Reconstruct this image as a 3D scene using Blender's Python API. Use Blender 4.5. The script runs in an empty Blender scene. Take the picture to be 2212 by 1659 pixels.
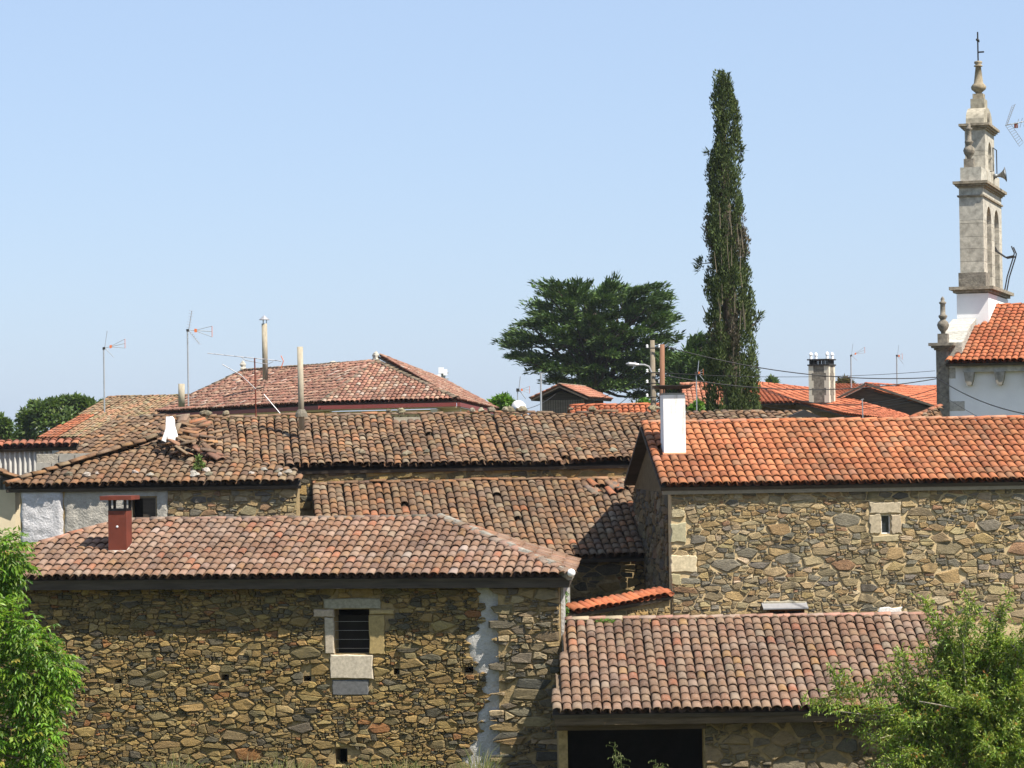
import bpy, math, random
import numpy as np
from mathutils import Vector as V, Matrix, noise

R = math.radians
rnd = random.Random(7)
scene = bpy.context.scene

# ------------------------------------------------------------------ camera
CAMZ = 8.35
PITCH, ROLL = R(1.25), R(0.8)
F, CX, CY = 5530.0, 1106.0, 829.5            # focal length and centre in photo units (2212 x 1659)
cam_d = bpy.data.cameras.new('camera')
cam_d.sensor_width = 36; cam_d.lens = 90; cam_d.clip_start = 0.5; cam_d.clip_end = 6000
cam = bpy.data.objects.new('camera', cam_d)
scene.collection.objects.link(cam)
CR = Matrix.Rotation(R(90) + PITCH, 3, 'X') @ Matrix.Rotation(-ROLL, 3, 'Z')
cam.matrix_world = Matrix.Translation((0, 0, CAMZ)) @ CR.to_4x4()
scene.camera = cam

# ------------------------------------------------------------------ sky and sun
SUN_EL, SUN_AZ = R(55), R(51)                # azimuth: from straight behind the camera towards the right
sun_dir = V((math.sin(SUN_AZ) * math.cos(SUN_EL), -math.cos(SUN_AZ) * math.cos(SUN_EL), math.sin(SUN_EL)))
world = bpy.data.worlds.new('World'); scene.world = world; world.use_nodes = True
wn = world.node_tree.nodes; wn.clear()
sky = wn.new('ShaderNodeTexSky'); sky.sky_type = 'NISHITA'; sky.sun_disc = False
sky.sun_elevation = SUN_EL
sky.sun_rotation = math.atan2(sun_dir.x, sun_dir.y)
sky.altitude = 300; sky.air_density = 1.0; sky.dust_density = 1.2; sky.ozone_density = 1.6
bg = wn.new('ShaderNodeBackground'); bg.inputs['Strength'].default_value = 0.092
wo = wn.new('ShaderNodeOutputWorld')
hz = wn.new('ShaderNodeMix'); hz.data_type = 'RGBA'; hz.inputs[0].default_value = .65      # thin summer haze over the whole dome
hz.inputs[7].default_value = (2.95, 3.86, 5.5, 1)
world.node_tree.links.new(sky.outputs[0], hz.inputs[6]); world.node_tree.links.new(hz.outputs[2], bg.inputs[0]); world.node_tree.links.new(bg.outputs[0], wo.inputs[0])
sun_d = bpy.data.lights.new('sun', 'SUN'); sun_d.energy = 5.0; sun_d.angle = R(0.5); sun_d.color = (1.0, 0.93, 0.82)
sun = bpy.data.objects.new('sun', sun_d); scene.collection.objects.link(sun)
sun.location = (40, -40, 80)
sun.rotation_euler = (-sun_dir).to_track_quat('-Z', 'Y').to_euler()
vs = scene.view_settings
vs.view_transform = 'Standard'; vs.look = 'None'; vs.exposure = 0.9; vs.gamma = 1.0; vs.use_curve_mapping = False
scene.render.engine = 'CYCLES'
scene.cycles.use_denoising = True
scene.cycles.max_bounces = 6; scene.cycles.diffuse_bounces = 3; scene.cycles.transparent_max_bounces = 8
scene.render.film_transparent = False

# ------------------------------------------------------------------ helpers
COL = scene.collection
def P(px, py, Y):
    """photo position at depth Y (metres in front of the camera)"""
    d = CR @ V(((px - CX) / F, -(py - CY) / F, -1.0))
    d *= Y / d.y
    return V((d.x, d.y, CAMZ + d.z))
CRT = CR.transposed()
def proj(p):
    q = CRT @ V((p[0], p[1], p[2] - CAMZ))
    return (CX + F * q.x / -q.z, CY - F * q.y / -q.z)
def yaw(a):
    a = R(a)
    return V((math.cos(a), -math.sin(a), 0)), V((math.sin(a), math.cos(a), 0))     # along (to the right), depth
def s_at(E, t, px):
    lo, hi = -80.0, 80.0
    for _ in range(50):
        m = (lo + hi) / 2
        if proj(E + t * m)[0] < px: lo = m
        else: hi = m
    return lo
UP = V((0, 0, 1))

def tag(o, label, cat, group=None, kind=None):
    if label: o['label'] = label
    if cat: o['category'] = cat
    if group: o['group'] = group
    if kind: o['kind'] = kind
    return o
def thing(name, loc, label, cat, group=None):
    o = bpy.data.objects.new(name, None); COL.objects.link(o); o.location = loc
    o.empty_display_size = 0.3
    return tag(o, label, cat, group)
def put(o, parent):
    COL.objects.link(o)
    if parent is not None:
        o.parent = parent
        if parent.type == 'EMPTY': o.matrix_parent_inverse = Matrix.Translation(-V(parent.location))
    return o

class MB:
    def __init__(s): s.v = []; s.f = []; s.c = []
    def add(s, vs, fs, c=(1, 1, 1)):
        b = len(s.v); s.v.extend([tuple(x) for x in vs])
        for f in fs: s.f.append([b + i for i in f]); s.c.append(c)
        return s
    def box(s, o, ax, ay, az, c=(1, 1, 1)):
        """corner o and three edge vectors"""
        o, ax, ay, az = V(o), V(ax), V(ay), V(az)
        p = [o, o + ax, o + ax + ay, o + ay]; q = [x + az for x in p]
        fs = [(3, 2, 1, 0), (4, 5, 6, 7), (0, 1, 5, 4), (1, 2, 6, 5), (2, 3, 7, 6), (3, 0, 4, 7)]
        if ax.cross(ay).dot(az) < 0: fs = [tuple(reversed(f)) for f in fs]
        return s.add(p + q, fs, c)
    def cbox(s, c, sx, sy, sz, t=V((1, 0, 0)), d=V((0, 1, 0)), col=(1, 1, 1), up=UP):
        """box by centre of its base"""
        c = V(c); t = V(t); d = V(d)
        return s.box(c - t * sx / 2 - d * sy / 2, t * sx, d * sy, V(up) * sz, col)
    def tube(s, pts, rad, n=8, c=(1, 1, 1), cap=True):
        pts = [V(p) for p in pts]
        if not hasattr(rad, '__len__'): rad = [rad] * len(pts)
        b = len(s.v); prev = None
        for i, p in enumerate(pts):
            a = pts[max(0, i - 1)]; e = pts[min(len(pts) - 1, i + 1)]
            d = (e - a).normalized() if (e - a).length > 1e-9 else UP
            if prev is None:
                x = d.cross(V((0.31, 0.21, 0.93)) if abs(d.z) < .9 else V((1, 0, 0))).normalized()
            else:
                x = (prev - d * prev.dot(d)).normalized()
            prev = x; y = d.cross(x)
            for k in range(n):
                an = 2 * math.pi * k / n
                s.v.append(tuple(p + (x * math.cos(an) + y * math.sin(an)) * rad[i]))
        for i in range(len(pts) - 1):
            for k in range(n):
                s.f.append([b + i * n + k, b + i * n + (k + 1) % n, b + (i + 1) * n + (k + 1) % n, b + (i + 1) * n + k]); s.c.append(c)
        if cap:
            s.f.append([b + k for k in reversed(range(n))]); s.c.append(c)
            s.f.append([b + (len(pts) - 1) * n + k for k in range(n)]); s.c.append(c)
        return s
    def lathe(s, base, prof, n=14, c=(1, 1, 1), up=UP):
        base = V(base); up = V(up)
        return s.tube([base + up * z for r, z in prof], [max(r, .002) for r, z in prof], n, c)
    def prism(s, poly, ext, c=(1, 1, 1)):
        """closed polygon (3D points, any order) extruded by ext"""
        p = [V(x) for x in poly]; n = len(p); ext = V(ext)
        nr = V((0, 0, 0))
        for i in range(n): nr += p[i].cross(p[(i + 1) % n])
        fs = [list(range(n)), [n + i for i in reversed(range(n))]]
        if nr.dot(ext) > 0: fs = [list(reversed(f)) for f in fs]; sgn = 1
        else: sgn = -1
        for i in range(n):
            j = (i + 1) % n
            fs.append([i, j, n + j, n + i] if sgn > 0 else [j, i, n + i, n + j])
        return s.add(p + [x + ext for x in p], fs, c)
    def mesh(s, name, smooth=False):
        m = bpy.data.meshes.new(name)
        m.from_pydata(s.v, [], s.f)
        at = m.attributes.new('tint', 'FLOAT_COLOR', 'FACE')
        a = np.ones((len(m.polygons), 4), dtype=np.float32)
        if len(s.c) == len(m.polygons): a[:, :3] = np.array(s.c, dtype=np.float32).reshape(-1, 3)
        at.data.foreach_set('color', a.ravel())
        if smooth: m.polygons.foreach_set('use_smooth', [True] * len(m.polygons))
        m.update()
        return m
    def build(s, name, mat, parent=None, smooth=False, kind=None, label=None):
        m = s.mesh(name, smooth); m.materials.append(mat)
        o = bpy.data.objects.new(name, m); put(o, parent)
        if kind: o['kind'] = kind
        if label: o['label'] = label
        return o

# ------------------------------------------------------------------ materials
def srgb(*c):
    return tuple(((x / 255) / 12.92 if x / 255 <= .04045 else ((x / 255 + .055) / 1.055) ** 2.4) for x in c)
class NT:
    def __init__(s, name):
        s.m = bpy.data.materials.new(name); s.m.use_nodes = True
        s.n = s.m.node_tree.nodes; s.l = s.m.node_tree.links; s.n.clear()
        s.out = s.n.new('ShaderNodeOutputMaterial')
        s.b = s.n.new('ShaderNodeBsdfPrincipled'); s.l.new(s.b.outputs[0], s.out.inputs[0])
        s.geo = s.n.new('ShaderNodeNewGeometry')
    def link(s, a, b): s.l.new(a, b)
    def val(s, node, i, v):
        if isinstance(v, bpy.types.NodeSocket): s.l.new(v, node.inputs[i])
        else: node.inputs[i].default_value = v
    def noise(s, scale, detail=4, rough=.6, vec=None, stretch=None, dist=0.0):
        n = s.n.new('ShaderNodeTexNoise'); n.inputs['Scale'].default_value = scale
        n.inputs['Detail'].default_value = detail; n.inputs['Roughness'].default_value = rough
        n.inputs['Distortion'].default_value = dist
        v = vec or s.geo.outputs['Position']
        if stretch:
            mp = s.n.new('ShaderNodeMapping'); mp.inputs['Scale'].default_value = stretch
            s.l.new(v, mp.inputs['Vector']); v = mp.outputs[0]
        s.l.new(v, n.inputs['Vector'])
        return n.outputs['Fac']
    def ramp(s, fac, stops):
        r = s.n.new('ShaderNodeValToRGB'); e = r.color_ramp.elements
        while len(e) < len(stops): e.new(.5)
        for k, (p, c) in enumerate(stops):
            e[k].position = p; e[k].color = (c, c, c, 1) if not hasattr(c, '__len__') else (*c, 1)
        s.l.new(fac, r.inputs[0]); return r.outputs[0]
    def mix(s, fac, a, b, mode='MIX'):
        m = s.n.new('ShaderNodeMix'); m.data_type = 'RGBA'; m.blend_type = mode
        for i, x in ((0, fac), (6, a), (7, b)):
            if isinstance(x, bpy.types.NodeSocket): s.l.new(x, m.inputs[i])
            else: m.inputs[i].default_value = x if i == 0 or len(x) == 4 else (*x, 1)
        return m.outputs[2]
    def math(s, op, a, b=0.0):
        m = s.n.new('ShaderNodeMath'); m.operation = op
        s.val(m, 0, a); s.val(m, 1, b); return m.outputs[0]
    def own(s):
        """the piece's own colour: object colour times face tint"""
        oi = s.n.new('ShaderNodeObjectInfo'); at = s.n.new('ShaderNodeAttribute'); at.attribute_name = 'tint'
        return s.mix(1.0, oi.outputs['Color'], at.outputs['Color'], 'MULTIPLY')
    def bump(s, h, strength=.5, dist=.02):
        b = s.n.new('ShaderNodeBump'); b.inputs['Strength'].default_value = strength; b.inputs['Distance'].default_value = dist
        s.l.new(h, b.inputs['Height']); s.l.new(b.outputs[0], s.b.inputs['Normal'])
    def color(s, c): s.val(s.b, 'Base Color', c if isinstance(c, bpy.types.NodeSocket) else (*c, 1))
    def rough(s, r, spec=.25):
        s.b.inputs['Roughness'].default_value = r; s.b.inputs['Specular IOR Level'].default_value = spec

def m_tile(name, lichen=.35, dark=.35, lich_col=(.40, .36, .30), sc=1.0):
    t = NT(name); c = t.mix(1.0, t.own(), (.80, .78, .76, 1), 'MULTIPLY')
    big = t.noise(3.2 * sc, 5, .65)
    c = t.mix(t.math('MULTIPLY', t.ramp(big, [(.42, 0), (.68, 1)]), dark), c, (.045, .036, .03))
    c = t.mix(t.math('MULTIPLY', t.ramp(t.noise(.9, 6, .7), [(.5, 0), (.66, 1)]), lichen * .6), c, lich_col)
    fine = t.noise(26 * sc, 5, .7)
    c = t.mix(t.math('MULTIPLY', t.ramp(fine, [(.5, 0), (.66, 1)]), lichen), c, lich_col)
    c = t.mix(.55, c, t.ramp(t.noise(70 * sc, 3, .7), [(.25, .45), (.75, 1.35)]), 'MULTIPLY')
    t.color(c); t.rough(.88, .2)
    t.bump(t.noise(90 * sc, 4, .7), .35, .012)
    return t.m
def m_stone(name, dark_streak=None):
    t = NT(name); c = t.mix(1.0, t.own(), (.86, .83, .80, 1), 'MULTIPLY')
    n1 = t.noise(9, 6, .7, stretch=(1, 1, 2.2))
    c = t.mix(.85, c, t.ramp(n1, [(.25, .5), (.5, .95), (.78, 1.4)]), 'MULTIPLY')
    n2 = t.noise(38, 4, .7)
    c = t.mix(t.math('MULTIPLY', t.ramp(n2, [(.52, 0), (.7, 1)]), .4), c, (.33, .27, .16))
    n3 = t.noise(2.3, 4, .6)
    c = t.mix(t.math('MULTIPLY', t.ramp(n3, [(.5, 0), (.72, 1)]), .38), c, (.05, .048, .04))
    if dark_streak: c = dark_streak(t, c)
    t.color(c); t.rough(.9, .2)
    t.bump(t.noise(20, 6, .75, stretch=(1, 1, 2.2)), 1.0, .05)
    return t.m
def m_plain(name, col, rough=.85, var=.25, scale=6, bump=.3, bscale=40, bdist=.01, spec=.25, metal=0.0, stretch=None):
    t = NT(name)
    c = t.mix(1.0, t.own(), (*col, 1), 'MULTIPLY')
    c = t.mix(1.0, c, t.ramp(t.noise(scale, 6, .65, stretch=stretch), [(.25, 1 - var), (.75, 1 + var)]), 'MULTIPLY')
    t.color(c); t.rough(rough, spec); t.b.inputs['Metallic'].default_value = metal
    if bump: t.bump(t.noise(bscale, 5, .65, stretch=stretch), bump, bdist)
    return t.m
def m_leaf(name, trans=.35, rough=.45, spec=.4):
    t = NT(name); c = t.own()
    t.color(c); t.rough(rough, spec)
    tr = t.n.new('ShaderNodeBsdfTranslucent')
    t.link(t.mix(1.0, c, (1.25, 1.35, .6, 1), 'MULTIPLY'), tr.inputs[0])
    mx = t.n.new('ShaderNodeMixShader'); mx.inputs[0].default_value = trans
    t.link(t.b.outputs[0], mx.inputs[1]); t.link(tr.outputs[0], mx.inputs[2]); t.link(mx.outputs[0], t.out.inputs[0])
    return t.m

M = {}
M['tile_old'] = m_tile('old_tile', .4, .45, (.27, .235, .175))
M['tile_near'] = m_tile('weathered_tile', .38, .3, (.36, .30, .25))
M['tile_new'] = m_tile('orange_tile', .14, .16, (.30, .2, .12))
M['tile_clean'] = m_tile('clean_orange_tile', .10, .1, (.34, .24, .16))
M['pan'] = m_tile('channel_tile', .3, .6, (.2, .17, .13))
M['stone'] = m_stone('rubble_stone')
M['granite'] = m_plain('granite', (1, 1, 1), .9, .35, 14, .55, 60, .015)
M['mortar'] = m_plain('sandy_mortar', (.47, .36, .205), .95, .3, 8, .6, 30, .02)
M['mud'] = m_plain('earth_mortar', (.30, .22, .11), .95, .45, 7, .8, 26, .03)
M['plaster'] = m_plain('rough_render', (.44, .425, .40), .92, .22, 5, .9, 16, .05)
M['plaster_tan'] = m_plain('tan_render', (.33, .305, .255), .92, .25, 5, .7, 16, .05)
def m_white():
    t = NT('stained_whitewash'); c = t.mix(1.0, t.own(), (.80, .79, .78, 1), 'MULTIPLY')
    st = t.math('MULTIPLY', t.ramp(t.noise(5, 4, .6, stretch=(1.2, 1.2, .16)), [(.5, 0), (.72, 1)]), t.ramp(t.noise(1.6, 3), [(.42, 0), (.62, 1)]))
    c = t.mix(t.math('MULTIPLY', st, .6), c, (.30, .25, .17)); t.color(c); t.rough(.88); t.bump(t.noise(14, 5), .35, .02); return t.m
M['white_stained'] = m_white()
M['white'] = m_plain('whitewash', (.80, .79, .78), .85, .05, 2, .15, 30, .01)
M['wood_dark'] = m_plain('weathered_dark_wood', (.060, .048, .036), .85, .5, 5, .5, 40, .01, stretch=(.25, .25, 3))
M['wood_grey'] = m_plain('weathered_grey_wood', (.17, .14, .105), .85, .45, 6, .5, 40, .01, stretch=(.2, .2, 3))
M['wood_pole'] = m_plain('pole_wood', (.20, .165, .12), .85, .4, 8, .4, 40, .01, stretch=(3, 3, .3))
M['wood_brown'] = m_plain('brown_pole_wood', (.20, .10, .06), .85, .3, 8, .4, 40, .01, stretch=(3, 3, .3))
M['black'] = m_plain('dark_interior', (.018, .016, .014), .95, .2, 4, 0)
M['rust'] = m_plain('rust_red_paint', (.135, .030, .016), .65, .3, 3, .15, 40, .004, spec=.35)
M['rust_dark'] = m_plain('dark_iron', (.03, .028, .027), .6, .3, 6, .2, 30, .004)
M['metal'] = m_plain('grey_metal', (.36, .36, .37), .5, .15, 8, .1, 30, .003, metal=.5)
M['steel'] = m_plain('galvanised', (.45, .46, .47), .45, .15, 8, .1, 30, .003, metal=.6)
M['orange_plastic'] = m_plain('orange_plastic', (.62, .16, .05), .5, .05, 8, 0)
M['white_plastic'] = m_plain('white_plastic', (.75, .75, .75), .5, .05, 8, 0)
M['cable'] = m_plain('black_cable', (.028, .027, .028), .6, .1, 8, 0)
M['concrete'] = m_plain('concrete', (.30, .285, .25), .9, .2, 9, .3, 50, .008)
M['fibre'] = m_plain('fibre_cement_pipe', (.33, .29, .22), .9, .28, 7, .3, 40, .006, stretch=(1.5, 1.5, .5))
M['gutter'] = m_plain('maroon_gutter', (.19, .048, .042), .5, .12, 6, .05, 30, .002)
M['cream'] = m_plain('cream_render', (.62, .53, .37), .9, .08, 4, .15, 40, .006)
M['limestone'] = m_plain('church_stone', (.40, .375, .32), .9, .5, 5, .4, 30, .015)
M['lichen_stone'] = m_plain('lichened_church_stone', (.19, .168, .135), .92, .65, 6, .6, 22, .03)
M['leaf'] = m_leaf('broad_leaf', .48, .42, .45)
M['leaf_small'] = m_leaf('small_leaf', .36, .45, .4)
M['needle'] = m_leaf('conifer_spray', .12, .7, .15)
M['bark'] = m_plain('bark', (.12, .095, .07), .95, .4, 12, .6, 30, .02)
M['twig'] = m_plain('pale_twig', (.30, .26, .20), .9, .3, 12, .4, 30, .01)
M['grass'] = m_leaf('grass_blade', .3, .6, .25)

def blotch(p, k=.55):
    return 1 + .30 * noise.noise(V(p) * k) + .16 * noise.noise(V(p) * k * 3.1 + V((7, 3, 1)))
def pick(pal, r=rnd, j=.14):
    tot = sum(w for w, c in pal); x = r.random() * tot
    for w, c in pal:
        x -= w
        if x <= 0: break
    k = 1 + (r.random() - .5) * 2 * j
    return tuple(max(.005, ch * k * (1 + (r.random() - .5) * .08)) for ch in c)
# ------------------------------------------------------------------ barrel tiles
def tile_variant(r, w0=.103, w1=.084, h0=.082, h1=.066, L=.46, th=.015, n=6, jit=.004):
    b = MB(); rows = []
    for (w, h, y, z) in ((w0, h0, 0, .022), (w1, h1, L, 0), (w0 - th, h0 - th, 0, .022), (w1 - th, h1 - th, L, 0)):
        row = []
        for k in range(n + 1):
            a = math.pi * k / n
            j = V((r.uniform(-jit, jit), r.uniform(-jit, jit) * 2, r.uniform(-jit, jit)))
            row.append(len(b.v)); b.v.append(tuple(V((w * math.cos(a), y, z + h * math.sin(a) - .012)) + j))
        rows.append(row)
    lo, up, li, ui = rows
    for k in range(n):
        b.f.append([lo[k], up[k], up[k + 1], lo[k + 1]]); b.f.append([li[k + 1], ui[k + 1], ui[k], li[k]])
        b.f.append([lo[k + 1], li[k + 1], li[k], lo[k]]); b.f.append([ui[k + 1], up[k + 1], up[k], ui[k]])
    b.f.append([lo[0], li[0], ui[0], up[0]]); b.f.append([li[n], lo[n], up[n], ui[n]])
    b.c = [(1, 1, 1)] * len(b.f)
    return b
TV = [tile_variant(rnd, w0=.115 * k, w1=.098 * k, h0=.078 * q, h1=.064 * q) for k, q in ((1, 1), (.97, 1.05), (1.04, .95), (1, 1.08), (.95, .92), (1.02, 1.02))]
TVR = [tile_variant(rnd, w0=.15 * k, w1=.125 * k, h0=.085, h1=.07, L=.48, jit=.006) for k in (1, .95, 1.06)]
_tm = {}
def tile_mesh(kind, k, mat):
    key = (kind, k, mat.name)
    if key not in _tm:
        m = (TV if kind == 't' else TVR)[k].mesh('tile' if kind == 't' else 'ridge_tile', True)
        m.materials.append(mat); _tm[key] = m
    return _tm[key]
_tva = {('t', k): np.array(b.v) for k, b in enumerate(TV)}
_tva.update({('r', k): np.array(b.v) for k, b in enumerate(TVR)})
def join_tiles(name, items, mat, parent):
    vs, fs, cs = [], [], []; base = 0
    for kind, k, mt, col in items:
        a = _tva[(kind, k)]; b = (TV if kind == 't' else TVR)[k]
        m = np.array(mt); w = a @ m[:3, :3].T + m[:3, 3]
        vs.append(w); fs.extend([[base + i for i in f] for f in b.f]); cs.extend([col] * len(b.f)); base += len(a)
    mb = MB(); mb.v = np.concatenate(vs).tolist(); mb.f = fs; mb.c = cs
    o = mb.build(name, mat, parent, True, 'stuff')
    return o
def col_span(poly, s):
    ts = []
    for i in range(len(poly)):
        (a, b), (c, d) = poly[i], poly[(i + 1) % len(poly)]
        if (a <= s < c) or (c <= s < a): ts.append(b + (d - b) * (s - a) / (c - a))
    return (min(ts), max(ts)) if len(ts) >= 2 else None

class Roof:
    def __init__(s, parent, mat, pal, name='roof', calm=.2):
        s.parent, s.mat, s.pal, s.items, s.ritems = parent, mat, pal, [], []
        s.deck = MB(); s.pans = MB(); s.name = name; s.calm = calm
    def plane(s, O, u, w, poly, sp=.22, ex=.37, jit=.5, seed=1, wob=0.0, tiles=True, pal=None, deck=True, thick=.09, start=.11, holes=(), skipw=0.0):
        u = V(u).normalized(); w = V(w).normalized(); n = u.cross(w).normalized()
        if n.z < 0: n = -n
        O = V(O); r = random.Random(seed); pal = pal or s.pal; wt_s = sum(q[0] for q in pal); mean = [sum(q[0] * q[1][i] for q in pal) / wt_s for i in range(3)]
        def at(a, t, dz=0.0):
            k = 0.0
            if wob: k = wob * (noise.noise(V((a * .35 + seed * 7, t * .5, seed))) + .45 * noise.noise(V((a * 1.3, t * 1.5, seed * 3.1))))
            return O + u * a + w * t + n * (dz + k)
        if deck: s.deck.prism([at(a, t, -.055 - wob * .8) for a, t in poly], -n * thick)
        if not tiles: return s
        s0 = min(a for a, t in poly); s1 = max(a for a, t in poly)
        for i in range(int((s1 - s0 - start * .6) / sp) + 1):
            a = s0 + start + i * sp
            # channel between two cover columns
            ap = a + sp / 2; span = col_span(poly, ap)
            if span and ap < s1:
                t0, t1 = span; m = max(2, int((t1 - t0) / (ex * 1.0)) + 1)
                pr = [(-.105, .03), (-.06, -.022), (0, -.038), (.06, -.022), (.105, .03)]
                cpan = tuple(x * .75 for x in pick(pal, r))
                rows = []
                for q in range(m + 1):
                    t = t0 - .02 + (t1 - t0 + .02) * q / m
                    rows.append([at(ap + x, t, z) for x, z in pr])
                vv = [p for row in rows for p in row]
                ff = [[q * 5 + k, q * 5 + k + 1, (q + 1) * 5 + k + 1, (q + 1) * 5 + k] for q in range(m) for k in range(4)]
                s.pans.add(vv, ff, cpan)
            span = col_span(poly, a)
            if not span: continue
            t0, t1 = span; t = t0 - .07 + r.uniform(-.02, .02) * jit * 2
            drift = 0.0
            while t < t1 - .12:
                e = ex * (1 + r.uniform(-.12, .12) * jit)
                L = min(1.0, (t1 + .03 - t) / .46)
                drift = drift * .8 + r.uniform(-.012, .012) * jit
                aa = a + drift + wob * .35 * noise.noise(V((a * .8, t * .7, 9.1 + seed)))
                hole = any(h[0] < aa < h[1] and h[2] < t + .2 < h[3] for h in holes) or r.random() < skipw
                if not hole:
                    p = at(aa, t, .045 + r.uniform(0, .008) * jit)
                    q = at(aa, t + .4, .045)
                    y = (q - p).normalized(); x = (u + n * r.uniform(-.12, .12) * jit + y * r.uniform(-.1, .1) * jit); x = (x - y * x.dot(y)).normalized(); z = x.cross(y)
                    kx = r.uniform(.95, 1.06)
                    mt = Matrix(((x.x * kx, y.x * L, z.x, p.x), (x.y * kx, y.y * L, z.y, p.y), (x.z * kx, y.z * L, z.z, p.z), (0, 0, 0, 1)))
                    kb = blotch(p); s.items.append(('t', r.randrange(len(TV)), mt, tuple((x * (1 - s.calm) + y * s.calm) * kb for x, y in zip(pick(pal, r), mean))))
                t += e
        return s
    def ridge(s, A, B, pal=None, step=.40, lift=.05, seed=3, jit=1.0, sc=1.0, up=UP, wob=0.0):
        A, B = V(A), V(B); r = random.Random(seed); n = max(1, int((B - A).length / step)); d = (B - A).normalized(); pal = pal or s.pal
        for i in range(n + 1):
            f = min(1.0, i * step / (B - A).length)
            p = A + (B - A) * f + UP * (lift + (wob * noise.noise(V((i * .35, seed, 2.2))) if wob else 0) + r.uniform(-.008, .008) * jit)
            L = min(1.0, max(.2, ((B - A).length - i * step) / .46))
            y = (d + V((r.uniform(-1, 1), r.uniform(-1, 1), r.uniform(-1, 1))) * .035 * jit + UP * .035).normalized()
            x = y.cross(V(up)).normalized(); z = x.cross(y)
            mt = Matrix(((x.x * sc, y.x * L, z.x * sc, p.x), (x.y * sc, y.y * L, z.y * sc, p.y), (x.z * sc, y.z * L, z.z * sc, p.z), (0, 0, 0, 1)))
            s.ritems.append(('r', r.randrange(len(TVR)), mt, pick(pal, r)))
        return s
    def loose(s, p, ydir, up=UP, sc=1.0, col=None, kind='t'):
        y = V(ydir).normalized(); x = y.cross(V(up)).normalized(); z = x.cross(y)
        mt = Matrix(((x.x * sc, y.x * sc, z.x * sc, p[0]), (x.y * sc, y.y * sc, z.y * sc, p[1]), (x.z * sc, y.z * sc, z.z * sc, p[2]), (0, 0, 0, 1)))
        s.items.insert(0, (kind, 0, mt, col or pick(s.pal)))
    def finish(s, deckmat=None, max_ind=300):
        ro = s.deck.build(s.name, deckmat or M['wood_dark'], s.parent)
        if s.pans.f: s.pans.build('channel_tiles', M['pan'] if s.mat is not M['tile_clean'] else s.mat, ro, True, 'stuff')
        def key(it):
            p = it[2].translation; x, y = proj(p)
            return (0 if (-10 < x < 2222 and -10 < y < 1669) else 1, p.y)
        its = sorted(s.items, key=key)
        for kind, nm, lst in (('r', 'ridge_tile', s.ritems[:200]), ('t', 'roof_tile', its[:max_ind])):
            for it in lst:
                o = bpy.data.objects.new(nm, tile_mesh(it[0], it[1], s.mat))
                o.matrix_basis = it[2]; o.color = (*it[3], 1); put(o, ro)
        if len(its) > max_ind: join_tiles('roof_tiles', its[max_ind:], s.mat, ro)
        return ro

# ------------------------------------------------------------------ rubble masonry
def cells(W, H, levels, an, r, z0=0.0):
    """irregular stones packed into W x H: list of (site, polygon)"""
    sx = W / an; pts = []; G = {}; cs = .3
    for rad, tries in levels:
        for _ in range(int(tries * W * (H - z0))):
            x, y = r.uniform(0, sx), r.uniform(z0, H); rr = rad * r.uniform(.85, 1.15)
            gx, gy = int(x / cs), int(y / cs); ok = True
            for ix in range(gx - 2, gx + 3):
                for iy in range(gy - 2, gy + 3):
                    for k in G.get((ix, iy), ()):
                        q = pts[k]
                        if (q[0] - x) ** 2 + (q[1] - y) ** 2 < ((q[2] + rr) * .88) ** 2: ok = False; break
                    if not ok: break
                if not ok: break
            if ok: G.setdefault((gx, gy), []).append(len(pts)); pts.append((x, y, rr))
    out = []
    for i, (x, y, rr) in enumerate(pts):
        nb = []
        gx, gy = int(x / cs), int(y / cs)
        for ix in range(gx - 2, gx + 3):
            for iy in range(gy - 2, gy + 3):
                nb += [k for k in G.get((ix, iy), ()) if k != i]
        nb.sort(key=lambda k: (pts[k][0] - x) ** 2 + (pts[k][1] - y) ** 2)
        b = .32
        poly = [(max(0, x - b), max(z0, y - b)), (min(sx, x + b), max(z0, y - b)), (min(sx, x + b), min(H, y + b)), (max(0, x - b), min(H, y + b))]
        for k in nb[:18]:
            q = pts[k]; ax, ay = 2 * (q[0] - x), 2 * (q[1] - y)
            c = q[0] ** 2 + q[1] ** 2 - x * x - y * y - q[2] ** 2 + rr ** 2
            poly = clip(poly, ax, ay, c)
            if len(poly) < 3: break
        if len(poly) >= 3: out.append(((x * an, y), [(a * an, bb) for a, bb in poly]))
    return out
def split_cell(poly, r, depth=0, keep=.42, amin=.0032):
    """break a cell into flat angular stones"""
    ar = area(poly)
    if depth >= 4 or ar < amin or (depth == 0 and r.random() < keep) or (depth > 0 and r.random() < .32 + .1 * depth): return [poly]
    xs = [p[0] for p in poly]; ys = [p[1] for p in poly]; w, h = max(xs) - min(xs), max(ys) - min(ys)
    cx, cy = sum(xs) / len(xs), sum(ys) / len(ys)
    if w > h * r.uniform(1.7, 3.4): ax, ay = 1.0, r.uniform(-.35, .35); px, py = min(xs) + w * r.uniform(.3, .7), cy
    else: ax, ay = r.uniform(-.16, .16), 1.0; px, py = cx, min(ys) + h * r.uniform(.28, .72)
    c = ax * px + ay * py
    A, B = clip(poly, ax, ay, c), clip(poly, -ax, -ay, -c)
    if len(A) < 3 or len(B) < 3: return [poly]
    return split_cell(A, r, depth + 1) + split_cell(B, r, depth + 1)
def trim(poly, most=6):
    """drop the bluntest corners so that the outline stays angular"""
    poly = list(poly)
    while len(poly) > most:
        best = min(range(len(poly)), key=lambda i: area([poly[i - 1], poly[i], poly[(i + 1) % len(poly)]]))
        poly.pop(best)
    return poly
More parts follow.
